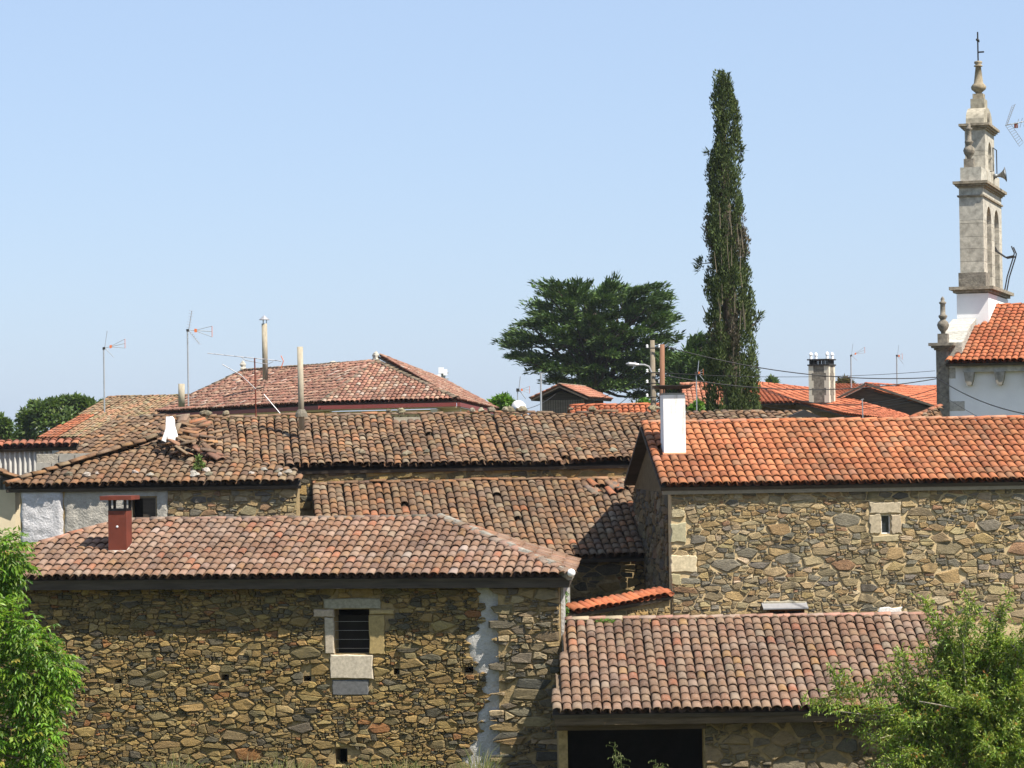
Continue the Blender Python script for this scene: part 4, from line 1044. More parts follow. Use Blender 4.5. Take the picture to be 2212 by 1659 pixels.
def finial(base, s, name, mat, parent, n=14):
    o = MB().cbox(base, .34 * s, .34 * s, .32 * s, tc, dc).build('finial_pedestal', mat, parent)
    MB().lathe(base + UP * .32 * s, [(.07 * s, 0), (.08 * s, .06 * s), (.17 * s, .18 * s), (.205 * s, .3 * s), (.17 * s, .40 * s), (.09 * s, .47 * s), (.10 * s, .5 * s), (.15 * s, .58 * s), (.15 * s, .62 * s), (.09 * s, .66 * s), (.085 * s, 1.0 * s), (.12 * s, 1.04 * s), (.12 * s, 1.08 * s), (.06 * s, 1.11 * s), (.07 * s, 1.19 * s), (.02 * s, 1.27 * s)], n).build(name, mat, parent, True)
finial(V((q.x, q.y, zc + .24)), 1.0, 'corner_finial', M['lichen_stone'], chh)
# swept coping from the corner up to the belfry base
mb = MB(); n_ = 16; rows = []
zt0, zt1 = zc + .25, P(2090, 688, 90).z
for i in range(n_ + 1):
    f = i / n_; a = .2 + f * 3.4; z = zt0 + (zt1 - zt0) * (f ** .75 if f > .5 else .5946 * (f / .5) ** 1.6)
    for b in (-pw + .02, .42):
        q = Oc + tc * b + dc * a; rows.append(V((q.x, q.y, z + .05 * noise.noise(V((a * 3, b * 3, 1)))))) ; rows.append(V((q.x, q.y, z - 1.6)))
for i in range(n_):
    k = i * 4
    mb.add([rows[k], rows[k + 1], rows[k + 2], rows[k + 3], rows[k + 4], rows[k + 5], rows[k + 6], rows[k + 7]], [(0, 2, 6, 4), (0, 4, 5, 1), (2, 3, 7, 6), (0, 1, 3, 2), (4, 6, 7, 5)], (1 + rnd.uniform(-.12, .12),) * 3)
mb.build('gable_coping', m_plain('mossy_flagstones', (.50, .48, .42), .95, .5, 9, 1.0, 14, .08, stretch=(1, 1, 5)), chh)
# belfry
TB = P(2075, 622, 90.6)
def T(a, b, z): return V((TB.x, TB.y, 0)) + dc * a + tc * b + UP * z
Z = lambda y, Y=91.0: P(2110, y, Y).z
wT = .84; LT = 4.7
bel = thing('belfry', T(2, .4, 0) , 'tall stone church belfry with arched openings, finials and iron cross', 'belfry')
mb = MB(); mb.box(T(-.15, -.12, 7), dc * (LT + .3), tc * (wT + .28), UP * (Z(636) - 7)); mb.build('plastered_base', M['white'], bel)
mb = MB()
for e, y0, y1 in ((.12, 640, 634), (.24, 634, 628), (.36, 628, 621)): mb.box(T(-e, -e, Z(y0)), dc * (LT + 2 * e), tc * (wT + 2 * e), UP * (Z(y1) - Z(y0) - .004))
mb.build('base_cornice', M['lichen_stone'], bel).color = (1.25, 1.22, 1.15, 1)
zb, zt = Z(621), Z(408)
zsill = zb + .35; spr = zt - .95
def shaft(a0, a1, z0, z1, arches, th0, th1, parent, mat, name):
    """wall across the thickness with round headed openings, built of courses"""
    hs_ = [z0]
    while hs_[-1] < z1 - .5: hs_.append(hs_[-1] + rnd.uniform(.42, .58))
    hs_[-1] = z1
    xs = [a0] + [x for ar in arches for x in ar[:2]] + [a1]
    for k in range(0, len(xs), 2):
        for c0, c1 in zip(hs_[:-1], hs_[1:]):
            top = min(c1, (min(ar[3] for ar in arches) if arches else z1))
            if top - c0 < .05: continue
            g_ = .85 + rnd.random() * .3; low = (c0 - z0) / (z1 - z0)
            o = MB().box(T(xs[k] + .002, th0, c0 + .004), dc * (xs[k + 1] - xs[k] - .004), tc * (th1 - th0), UP * (top - c0 - .010)).build('ashlar', mat, parent); o.color = (g_, g_ * .98, g_ * .95, 1)
    for a, b, s_, sp_ in arches:
        if s_ > z0 + .01: MB().box(T(a, th0 + .01, z0), dc * (b - a), tc * (th1 - th0 - .02), UP * (s_ - z0)).build('arch_sill', mat, parent)
    if arches:
        for i, (a, b, s_, sp_) in enumerate(arches):
            l = a0 if i == 0 else (arches[i - 1][1] + a) / 2; r_ = a1 if i == len(arches) - 1 else (b + arches[i + 1][0]) / 2
            m_, rr = (a + b) / 2, (b - a) / 2
            pts = [(l, sp_), (l, z1), (r_, z1), (r_, sp_)] + [(m_ + rr * math.cos(k * math.pi / 12), sp_ + rr * math.sin(k * math.pi / 12)) for k in range(13)]
            MB().prism([T(x, th0, z) for x, z in pts], tc * (th1 - th0)).build('arch_head', mat, parent)
shaft(0, LT, zb, zt, [(.85, 2.0, zb + .02, zt - 1.15), (2.75, 3.95, zb + .02, zt - 1.15)], 0, wT, bel, M['limestone'], 'shaft')
for a, b in ((.85, 2.0), (2.75, 3.95)):
    MB().box(T(a, wT * .25, Z(535)), dc * (b - a), tc * .45, UP * .14).build('bell_beam', M['wood_grey'], bel)
    MB().lathe(T((a + b) / 2, wT * .5, Z(535) - .62), [(.36, 0), (.33, .06), (.25, .2), (.2, .42), (.12, .56), (.04, .62)], 14).build('bell', m_plain('bronze', (.10, .085, .055), .5, .2, 5, 0, metal=.6), bel, True)
mb = MB(); mb.box(T(-.06, -.06, zb), dc * .98, tc * (wT + .12), UP * .5); mb.build('shaft_plinth', M['lichen_stone'], bel)
mb = MB()
for e, z, h in ((.06, zt - .32, .06), (.05, zt, .06), (.12, zt + .06, .07), (.19, zt + .13, .10)): mb.box(T(-e, -e, z), dc * (LT + 2 * e), tc * (wT + 2 * e), UP * (h - .003))
mb.build('upper_cornice', M['lichen_stone'], bel).color = (1.35, 1.3, 1.2, 1)
z2 = zt + .23; z3 = Z(287, 92.6)
# upper stage
MB().box(T(.05, .05, z2), dc * 1.3, tc * (wT - .1), UP * .5).build('shoulder', M['limestone'], bel)
MB().box(T(3.35, .05, z2), dc * 1.3, tc * (wT - .1), UP * .5).build('shoulder', M['limestone'], bel)
for a in (.45, 4.25): finial(T(a, wT / 2 - .1, z2 + .5), 1.02, 'belfry_finial', M['lichen_stone'], bel)
shaft(1.2, 3.5, z2, z3, [(1.95, 2.75, z2 + .6, z3 - .75)], .06, wT - .06, bel, M['limestone'], 'upper_stage')
MB().tube([T(1.9, wT, z2 + .5), T(1.9, wT + .12, z2 + .5), T(1.9, wT + .12, z2 + 1.35), T(2.8, wT + .12, z2 + 1.35), T(2.8, wT + .12, z2 + .5)], .02, 5).build('iron_rail', M['rust_dark'], bel)
mb = MB()
for e, z, h in ((.06, z3, .06), (.12, z3 + .06, .07), (.19, z3 + .13, .09)): mb.box(T(1.2 - e, .06 - e, z), dc * (2.3 + 2 * e), tc * (wT - .12 + 2 * e), UP * (h - .003))
mb.build('top_cornice', M['lichen_stone'], bel).color = (1.4, 1.35, 1.25, 1)
z4 = z3 + .22
pts = [(2.35 + 1.1 * math.cos(k * math.pi / 14), z4 + .68 * math.sin(k * math.pi / 14) ** .8) for k in range(15)]
MB().prism([T(a, .1, z) for a, z in pts], tc * (wT - .2)).build('round_pediment', M['limestone'], bel).color = (.78, .75, .68, 1)
MB().lathe(T(2.35, wT - .1, z4 + .28), [(.22, 0), (.22, .04), (.15, .05), (.15, -.02)], 18, up=tc).build('medallion', M['lichen_stone'], bel)
zp = Z(218, 93); 
MB().cbox(T(2.35, wT / 2, z4 + .45), .5, .75, zp - z4 - .45, tc, dc).build('finial_block', M['limestone'], bel).color = (.75, .72, .64, 1)
MB().cbox(T(2.35, wT / 2, zp), .38, .46, .2, tc, dc).build('finial_block', M['lichen_stone'], bel).color = (1.4, 1.35, 1.2, 1)
zq = zp + .2; zs = Z(134, 93) - zq
MB().lathe(T(2.35, wT / 2, zq), [(.10, 0), (.12, .06), (.26, .18), (.28, .27), (.21, .36), (.17, .4), (.10, zs * .82), (.16, zs * .83), (.15, zs * .86), (.09, zs * .88), (.15, zs * .93), (.14, zs * .98), (.03, zs)], 16).build('spire_finial', M['limestone'], bel, True).color = (.7, .62, .5, 1)
ztop = Z(72, 93); b0 = T(2.35, wT / 2, zq + zs - .05)
mb = MB(); h = ztop - b0.z
mb.tube([b0, b0 + UP * h], .028, 6); cro = mb.build('iron_cross', M['rust_dark'], bel)
MB().tube([b0 + UP * h * .72 - dc * .3, b0 + UP * h * .72 + dc * .3], .03, 6).build('cross_arm', M['rust_dark'], cro)
MB().tube([b0 + UP * h * .33, b0 + UP * h * .33 + tc * .22], .03, 6).build('vane_arm', M['rust_dark'], cro)
MB().lathe(b0 + UP * h * .68, [(.02, 0), (.07, .05), (.02, .12)], 8).build('cross_knot', M['rust_dark'], cro)
hn = thing('loudspeaker', T(3.2, wT + .1, z2 + .45), 'grey horn loudspeaker on the side of the stone belfry', 'loudspeaker')
MB().lathe(T(3.2, wT - .05, z2 + .45), [(.08, 0), (.08, .1), (.05, .12), (.07, .22), (.12, .31), (.2, .39), (.28, .43), (.26, .43), (.17, .38), (.03, .33)], 18, up=(tc + UP * .12).normalized()).build('horn', M['metal'], hn, True).color = (.55, .58, .58, 1)
MB().tube([T(3.2, wT - .25, z2 + .1), T(3.2, wT, z2 + .4)], .025, 6).build('bracket', M['rust_dark'], hn)
bf = thing('wire_bracket', T(3.8, wT + .5, Z(650)), 'bent iron wire bracket standing on the belfry ledge', 'bracket')
for k, dy in enumerate((0, .55)):
    g0 = T(3.0 + dy, wT + .3, Z(621)); g1 = g0 + UP * 1.25 + tc * .35
    MB().tube([g0, g0 + UP * .5 + tc * .1, g1, g1 + UP * .1 + tc * .02, g1 + UP * .35 - tc * .08], .025, 5).build('iron_strut', M['rust_dark'], bf)
    MB().tube([g1, g1 - tc * .3 - UP * .05, g1 - tc * .65 + UP * .2, g1 - tc * .8 + UP * .45], .03, 5).build('iron_arm', M['rust_dark'], bf)

# ------------------------------------------------------------------ small roof beside the church
def simple_house(name, label, A, B, back, seed, pal, mat, gable=True, wallmat=None, sp=.22, ex=.37, jit=.3, zg=0.0, run=3.5, pitch=20, max_ind=0, ridge=True, dk=None, back_tiles=True, gmat=None, over=.35):
    """gabled house: front eave A -> B, ridge parallel to it"""
    A, B = V(A), V(B); o = thing(name, V((A.x, A.y, zg)), label, 'house'); u = (B - A).normalized(); dd = V((-u.y, u.x, 0)).normalized()
    if dd.y < 0: dd = -dd
    if dk: dd = dk
    pr = R(pitch); w = dd * math.cos(pr) + UP * math.sin(pr); L = run / math.cos(pr); Wd = (B - A).length
    rf = Roof(o, mat, pal); rf.plane(A, u, w, [(0, 0), (Wd, 0), (Wd, L), (0, L)], seed=seed, jit=jit, sp=sp, ex=ex)
    wb_ = -dd * math.cos(pr) + UP * math.sin(pr)
    rf.plane(B + dd * 2 * run, -u, wb_, [(0, 0), (Wd, 0), (Wd, L), (0, L)], seed=seed + 1, jit=jit, sp=sp, ex=ex, tiles=back_tiles)
    if ridge: rf.ridge(B + w * L, A + w * L, pal, lift=.03)
    rf.finish(max_ind=max_ind)
    mb = MB(); z = A.z - .1
    q = A + u * .4 + dd * over; 
    mb.prism([V((q.x, q.y, zg)), V((q.x, q.y, z))] + [V((q.x, q.y, 0)) + dd * (run - over) + UP * (z + run * math.tan(pr) - .2), V((q.x, q.y, 0)) + dd * (2 * run - 2 * over) + UP * z, V((q.x, q.y, 0)) + dd * (2 * run - 2 * over) + UP * zg], u * (Wd - .8))
    mb.build('walls', wallmat or M['mud'], o)
    return o
cn = thing('corner_house', P(1990, 915, 84) - UP * 4, 'small patchy brown and orange tile roof at the foot of the church corner', 'house')
rf = Roof(cn, M['tile_old'], PAL_OLD + [(3, (.45, .2, .1))])
plane_pts(rf, P(1935, 921, 84), P(2030, 922, 84), [P(2030, 880, 86.0)], seed=181, jit=1.0, sp=.2, ex=.32)
rf.ridge(P(1935, 920, 84), P(2030, 880, 86.0), PAL_CLEAN, lift=.04); rf.finish(max_ind=80)
mb = MB(); mb.prism([P(1945, 925, 84.2), P(2026, 925, 84.2), P(2026, 925, 85.8), P(1945, 925, 85.8)], -UP * 5); mb.build('walls', M['mud'], cn)

# ------------------------------------------------------------------ far red roofs
PAL_FAR = [(5, (.50, .155, .075)), (2, (.46, .14, .07)), (1, (.54, .19, .10))]
fr = thing('red_roof_house', P(1800, 900, 150) - UP * 6, 'sprawling house with long plain orange roofs and hipped corner', 'house')
rf = Roof(fr, M['tile_clean'], PAL_FAR)
def plane_px(rf, A, B, C, pxs, **k):
    """roof plane through A, B, C cut to an outline seen in the photograph"""
    u = (B - A).normalized(); n = (B - A).cross(C - A).normalized(); n = n if n.z > 0 else -n
    w = n.cross(u); w = w if w.z > 0 else -w; pts = [on_plane(x, y, A, n) for x, y in pxs]
    rf.plane(A, u, w, [((p - A).dot(u), (p - A).dot(w)) for p in pts], **k)
plane_px(rf, P(1500, 874, 141), P(1722, 868.5, 141), P(1637, 836, 148), [(1500, 874), (1722, 868.5), (1637, 836), (1500, 836)], seed=191, jit=.3, sp=.25)
plane_px(rf, P(1719, 867, 141.5), P(1955, 911, 128), P(1637, 827, 154), [(1719, 867), (1820, 894), (1955, 911), (1962, 899), (1816, 857), (1745, 839), (1637, 827), (1637, 836)], seed=192, jit=.3, sp=.25)
plane_pts(rf, P(1770, 858, 170), P(1900, 858, 170), [P(1900, 831, 178), P(1770, 831, 178)], seed=194, jit=.3, sp=.25)
rf.finish(max_ind=300)
mb = MB(); q = [P(1505, 879, 142), P(1726, 873.5, 142)]; mb.prism([V((q[0].x, q[0].y, 0)), q[0], q[1], V((q[1].x, q[1].y, 0))], V((0, .5, 0))); mb.build('walls', M['mud'], fr).color = (.5, .48, .45, 1)
mb = MB(); q = [P(1718, 873.5, 141.8), P(1950, 916, 129)]; mb.prism([V((q[0].x, q[0].y, 0)), q[0], q[1], V((q[1].x, q[1].y, 0))], V((.4, .5, 0))); mb.build('wing_walls', M['mud'], fr).color = (.5, .48, .45, 1)
ck = P(1776, 856, 139); ck0 = thing('ornate_chimney', ck, 'square stone chimney with white corners and four small pinnacles', 'chimney')
tk, dk_ = yaw(24); zk = [P(1776, y, 139).z for y in (870, 808, 790, 782, 774)]; cwk = 1.12
cb = V((ck.x, ck.y, zk[0])); pass
MB().cbox(cb, cwk, cwk, zk[1] - zk[0] + .45, tk, dk_).build('stack', M['lichen_stone'], ck0)
for sx in (-1, 1):
    for sy in (-1, 1):
        for k in range(5):
            e = .17 if k % 2 else .27
            MB().cbox(cb + tk * sx * (cwk / 2 - e / 2 + .012) + dk_ * sy * (cwk / 2 - e / 2 + .012) + UP * (.0 + k * .40), e, e, .395, tk, dk_).build('corner_stone', M['white'], ck0).color = (.72, .66, .54, 1)
mz = zk[0] + 2.0
MB().cbox(V((ck.x, ck.y, mz)), cwk + .12, cwk + .12, .08, tk, dk_).build('rim_slab', M['rust_dark'], ck0)
for i in range(6):
    for sy in (-1, 1): MB().cbox(V((ck.x, ck.y, mz + .08)) + tk * (-.5 + i * .2) + dk_ * sy * .5, .07, .07, .22, tk, dk_).build('vent_post', M['rust_dark'], ck0)
for i in range(1, 5):
    for sx in (-1, 1): MB().cbox(V((ck.x, ck.y, mz + .08)) + dk_ * (-.5 + i * .2) + tk * sx * .5, .07, .07, .22, tk, dk_).build('vent_post', M['rust_dark'], ck0)
MB().cbox(V((ck.x, ck.y, mz + .30)), cwk + .14, cwk + .14, .07, tk, dk_).build('top_slab', M['rust_dark'], ck0)
for sx in (-1, 1):
    for sy in (-1, 1): MB().lathe(V((ck.x, ck.y, mz + .37)) + tk * sx * .46 + dk_ * sy * .46, [(.08, 0), (.07, .2), (.11, .22), (.09, .3), (.02, .38)], 8).build('pinnacle', M['white'], ck0)
gb = thing('gabled_barn', P(1900, 880, 140) - UP * 6, 'dark gabled barn with low orange roof beyond the sprawling house', 'barn')
G0, G1, G2, G3, G4 = P(1871, 830, 140), P(1812, 860, 141), P(2026, 881, 138), P(2060, 842, 160), P(2190, 868, 158)
rf = Roof(gb, M['tile_clean'], PAL_FAR)
plane_pts(rf, G2, G4, [G3, G0], seed=201, jit=.3, sp=.25)
rf.ridge(G3, G0, PAL_FAR, lift=.03); rf.finish(max_ind=150)
mb = MB(); mb.prism([G1 - UP * .1, G0 - UP * .12, G2 - UP * .12, V((G2.x, G2.y, 2)), V((G1.x, G1.y, 2))], V((.3, 4, 0))); mb.build('gable_wall', M['wood_dark'], gb).color = (1.5, 1.4, 1.3, 1)
MB().box(G1 + V((-.1, -.35, -.06)), G0 - G1, V((0, .4, 0)), V((0, 0, .12))).build('barge_board', M['wood_grey'], gb)
MB().box(G0 + V((0, -.35, -.06)), G2 - G0, V((0, .4, 0)), V((0, 0, .12))).build('barge_board', M['wood_grey'], gb)

# ------------------------------------------------------------------ raised granary and the roof before it
Ga, Gb = P(1272, 859, 150), P(1398, 861, 172)
u_ = V((Gb.x - Ga.x, Gb.y - Ga.y, 0)).normalized(); gd = V((-u_.y, u_.x, 0)); Gb = Ga + u_ * 8.2
gr = thing('granary', V((Ga.x, Ga.y, 3)), 'raised wooden granary with slatted walls and pinkish tile roof', 'granary')
rf = Roof(gr, M['tile_clean'], [(3, (.40, .17, .11)), (2, (.36, .15, .10)), (1, (.44, .22, .14))])
grun = 1.75; gp = R(24); gw = gd * math.cos(gp) + UP * math.sin(gp); gl_ = grun / math.cos(gp)
rf.plane(Ga, u_, gw, [(0, 0), (8.2, 0), (8.2, gl_), (0, gl_)], seed=211, jit=.5)
rf.plane(Gb + gd * 2 * grun, -u_, (-gd * math.cos(gp) + UP * math.sin(gp)), [(0, 0), (8.2, 0), (8.2, gl_), (0, gl_)], seed=212, jit=.5)
rf.ridge(Gb + gw * gl_, Ga + gw * gl_, [(1, (.34, .26, .19))], lift=.03); rf.finish(max_ind=200)
gq = Ga + u_ * .7 + gd * .5; gq = V((gq.x, gq.y, 0)); gz0, gz1 = Ga.z - 1.75, Ga.z - .05
mb = MB(); mb.prism([gq + UP * gz0, gq + UP * gz1, gq + gd * (grun - .5) + UP * (gz1 + .5), gq + gd * (2 * grun - 1) + UP * gz1, gq + gd * (2 * grun - 1) + UP * gz0], u_ * 6.8); mb.build('core', M['wood_dark'], gr)
for k in range(46):
    MB().box(gq + u_ * (.02 + k * .147) - gd * .03 + UP * gz0, u_ * .11, gd * .02, UP * (gz1 - gz0), (1, 1, 1)).build('slat', M['wood_brown'], gr).color = (.5, .45, .5, 1)
for k in range(17):
    MB().box(gq - u_ * .03 + gd * (.02 + k * .147) + UP * gz0, u_ * .02, gd * .11, UP * (gz1 - gz0 - .05)).build('slat', M['wood_grey'], gr)
for a, b in ((0, 0), (3.4, 0), (6.7, 0), (0, 2.4)): MB().box(gq + u_ * (a - .06) + gd * (b - .08) + UP * gz0, u_ * .16, gd * .16, UP * (gz1 - gz0)).build('corner_post', M['wood_grey'], gr)
for a in (.3, 3.4, 6.4):
    for b in (.2, 2.2): MB().box(gq + u_ * a + gd * b, u_ * .4, gd * .4, UP * gz0).build('stone_leg', M['limestone'], gr)
MB().box(gq - u_ * .2 - gd * .2 + UP * (gz0 - .15), u_ * 7.2, gd * 2.9, UP * .15).build('floor_slab', M['limestone'], gr)
rr_ = simple_house('orange_roof_house', 'narrow band of bright orange roof under the wooden granary', P(1232, 908, 95), P(1452, 905, 95), None, 221, PAL_CLEAN, M['tile_clean'], run=1.5, pitch=19, max_ind=100)
s3 = simple_house('pink_roof_house', 'pinkish tile roof patch glimpsed beside the tall cypress', P(1478, 878, 117), P(1575, 877, 117), None, 231, [(3, (.42, .16, .09)), (2, (.38, .17, .11)), (1, (.46, .24, .16))], M['tile_clean'], run=2.6, pitch=22, max_ind=60)
# ------------------------------------------------------------------ poles and lamp
def pole(pt0, pt1, Y, r, label, mat, arms=()):
    a, b = P(*pt0, Y), P(*pt1, Y); o = thing('utility_pole', V((b.x, b.y, 1.5)), label, 'pole', 'utility poles')
    MB().tube([V((b.x + .02, b.y, 1.5)), b, a], [r * 1.15, r * 1.1, r * .9], 12).build('post', mat, o, True)
    return o
p1 = pole((1409, 735), (1412, 893), 84, .085, 'slim grey wooden utility pole carrying the street lamp', M['wood_pole'])
p2 = pole((1430.5, 744), (1430, 880), 83, .085, 'stouter brown utility pole rising behind the white chimney', M['wood_brown'])
for k, y in enumerate((752, 805, 828, 858)):
    a = P(1411, y, 83.9); MB().tube([a - V((.22, .05, 0)), a + V((.22, -.05, 0))], .02, 6).build('cross_bracket', M['rust_dark'], p1)
    for sx in (-1, 1): MB().lathe(a + V((.2 * sx, -.05, .0)), [(.02, 0), (.045, .03), (.03, .06), (.045, .09), (.01, .12)], 8).build('insulator', M['white_plastic'], p1)
sl_ = thing('street_lamp', P(1404, 800, 84), 'white street lamp head on a curved arm fixed to the pole', 'lamp')
MB().tube([P(1408, 806, 83.9), P(1402, 792, 83.9), P(1392, 788, 83.9), P(1380, 788, 83.9)], .03, 7).build('lamp_arm', M['metal'], sl_)
q0, q1 = P(1380, 788, 83.9), P(1352, 786, 83.9)
MB().tube([q0, q0.lerp(q1, .3), q0.lerp(q1, .75), q1], [.04, .065, .065, .02], 8).build('lamp_head', M['metal'], sl_)
# ------------------------------------------------------------------ cables
def cable(a, b, sag, r, label, cat='cable'):
    a, b = V(a), V(b); n = 24; mb = MB()
    mb.tube([a.lerp(b, i / n) - UP * sag * 4 * (i / n) * (1 - i / n) for i in range(n + 1)], r, 5, cap=False)
    o = mb.build('overhead_cable', M['cable'], None); return tag(o, label, cat, 'overhead cables')
cc = P(2022, 815, 86.0)
cable(P(1411, 741, 84), cc, .42, .017, 'upper overhead cable from the slim pole top to the church corner')
cable(P(1412, 806, 84), cc - UP * .05, .45, .017, 'lower overhead cable sagging from the slim pole to the church corner')
cable(P(1412, 804, 84), P(2020, 801, 86), .18, .009, 'thin taut cable between the slim pole and the church pilaster')
cable(cc, P(2260, 900, 74), .25, .018, 'cable running down across the white church wall')
cable(P(2022, 845, 86), P(2160, 925, 80), .05, .008, 'thin wire slanting down the church wall')
cable(P(2022, 896, 86), P(2165, 914, 80), .1, .012, 'short cable at the foot of the church wall')
cable(P(1645, 838, 118), P(2021, 840, 86.2), .65, .013, 'cable sagging over the sprawling house roof to the church corner')
cable(P(1645, 842, 118), P(2021, 850, 86.2), .55, .010, 'second cable sagging over the far orange roofs')
cable(P(1650, 877, 112), P(2021, 856, 86.2), .35, .009, 'lowest thin cable crossing before the far barn gable')
cable(P(1408, 800, 84), P(1228, 884, 92), .15, .013, 'cable falling from the lamp pole towards the granary roof')
cable(P(1408, 812, 84), P(1285, 905, 92), .12, .011, 'cable slanting from the lamp pole over the orange roof band')
cable(P(1408, 826, 84), P(1340, 905, 90), .08, .010, 'short cable dropping from the lamp pole beside its bracket')
cable(P(1200, 851, 150), P(1096, 886, 130), .3, .016, 'far cable reaching the satellite dish')
# ------------------------------------------------------------------ aerials
def aerial(px, yt, yb, Y, dx, dy, label, mast=M['steel'], col=M['orange_plastic'], s=1.0, grid=False, r=.022):
    a, b = P(px, yt, Y), P(px + (yb - yt) * .014, yb, Y); o = thing('tv_aerial', b, label, 'aerial', 'television aerials')
    MB().tube([b - UP * .6, a + UP * .05], r, 6).build('mast', mast, o)
    e = P(px + dx, yt + dy, Y); bm = e - a; L = bm.length; x = bm.normalized()
    MB().tube([a - x * .06 * L, e], .012 * s, 5).build('boom', M['steel'], o)
    MB().box(a - UP * .07 - x * .05 - V((0, .05, 0)), x * .12, V((0, .1, 0)), UP * .12).build('mast_clamp', M['rust_dark'], o)
    c = a + x * L * .28
    MB().box(c - UP * .055 * s - V((0, .04, 0)), x * .08 * s, V((0, .08, 0)), UP * .11 * s).build('dipole_box', col, o)
    for k in (-1, 1):
        MB().tube([c, e + UP * .17 * s * k], .009 * s, 4).build('director_rod', M['steel'], o)
        ea = a + x * .05; eb = a + x * .14 * s + UP * .62 * s * k
        if k < 0: eb = a + x * .38 * s - UP * .42 * s
        if grid:
            MB().tube([ea + V((0, .12, 0)), eb + V((0, .12, 0))], .01, 4).build('reflector_rod', M['steel'], o)
            for q in range(7):
                m = ea.lerp(eb, (q + 1) / 7); MB().tube([m - x * .09 - V((0, .2, 0)), m + x * .07 + V((0, .2, 0))], .008, 4).build('reflector_bar', M['steel'], o)
        MB().tube([ea, eb], .014, 4).build('reflector_rod', M['steel'], o)
    MB().tube([e - UP * .17 * s, e + UP * .17 * s], .01 * s, 4).build('end_bar', M['orange_plastic'], o)
    return o
aerial(224, 752, 864, 125, 46, -10, 'plain television aerial standing over the moss grown roof', s=1.3, r=.04)
aerial(405, 713, 850, 122, 53, 3, 'taller television aerial with grid reflector beside the flue stub', s=1.5, grid=True, r=.04)
aerial(1504, 806, 895, 92, 15, -2, 'aerial with orange dipole before the dark conifer', s=.7)
aerial(1118, 842, 885, 96, 26, 0, 'small aerial with orange dipole above the satellite dish', s=.8)
aerial(1838, 768, 838, 175, 30, -12, 'aerial with slanting boom behind the ornate chimney', s=1.2, r=.05)
aerial(1937, 768, 842, 175, 12, 2, 'far aerial with orange dipole over the barn roof', s=1.2, r=.05)
vh = thing('tv_aerial', P(552, 890, 74.6), 'long boom television aerial on a rusty mast above the long house', 'aerial', 'television aerials')
MB().tube([P(553, 900, 74.6), P(550, 773, 74.6)], .022, 6).build('mast', M['rust'], vh)
ba, bb = P(448, 763, 74.4), P(607, 780, 74.8)
MB().tube([ba, bb], .012, 5).build('boom', M['metal'], vh)
MB().tube([ba.lerp(bb, .45), ba.lerp(bb, .52) - UP * .09, P(578, 787, 74.6), P(590, 781, 74.6)], .010, 5).build('brace', M['metal'], vh)
for k in range(7):
    m = ba.lerp(bb, .12 + k * .14); h = .35 + .05 * k
    MB().tube([m - V((.03, h, .0)), m + V((.03, h, 0))], .008, 4).build('element', M['metal'], vh)
MB().tube([bb + UP * .16, bb + V((.07, 0, 0)), bb - UP * .2 + V((.0, 0, 0))], .012, 4).build('end_loop', M['orange_plastic'], vh)
MB().tube([P(480, 787, 74.5), P(520, 810, 74.5), P(552, 840, 74.5)], .012, 5).build('lower_boom', M['metal'], vh)
MB().tube([P(570, 852, 74.3), P(605, 893, 74.1)], .014, 5).build('stay_rod', M['metal'], vh)
MB().tube([P(578, 795, 74.6), P(568, 848, 74.4), P(566, 870, 74.4)], .006, 4).build('lead', M['cable'], vh)
ds = thing('satellite_dish', P(1118, 886, 95), 'white satellite dish peeping over the long house ridge', 'dish')
c0 = P(1120, 882, 95); nrm = V((.35, -1, .35)).normalized()
MB().lathe(c0, [(.02, .05), (.12, .035), (.22, .01), (.29, .0 + .05), (.30, .06), (.22, .035), (.02, .0)], 20, up=nrm).build('bowl', M['white_plastic'], ds, True)
MB().tube([c0 - UP * .25, c0 + nrm * .02], .025, 6).build('dish_post', M['steel'], ds); MB().tube([c0 - UP * .25 + nrm * .05, c0 + nrm * .36], .012, 5).build('feed_arm', M['steel'], ds)
o = thing('steel_post', P(1168, 886, 96), 'bare pale steel post beside the satellite dish', 'post'); MB().tube([P(1169, 892, 96), P(1168, 806, 96)], .035, 8).build('tube', M['steel'], o); MB().box(P(1165, 807, 96), V((.2, 0, 0)), V((0, .08, 0)), UP * .03).build('top_plate', M['steel'], o)
o = thing('steel_post', P(1863, 905, 82), 'thin grey metal post before the far orange roofs', 'post'); MB().tube([P(1864, 912, 82), P(1862.5, 862, 82)], .02, 6).build('tube', M['metal'], o); MB().tube([P(1860, 864, 82), P(1866, 862, 82)], .015, 5).build('cross_bar', M['metal'], o)
tw = thing('mast_tower', P(958, 830, 175), 'pale transmitter mast with drum antennas beyond the manor roof', 'mast')
MB().tube([P(959, 850, 175), P(957, 798, 175)], .16, 8).build('mast', M['steel'], tw)
for x, y, w in ((953, 799, 12), (949, 814, 8), (962, 803, 9)): a = P(x, y, 174.7); MB().cbox(a - UP * .25, w * .03, .3, .42, V((1, 0, 0)), V((0, 1, 0))).build('drum', M['white_plastic'], tw)
for y in (805, 818): MB().tube([P(948, y, 175), P(969, y, 175)], .05, 5).build('cross_bar', M['steel'], tw)
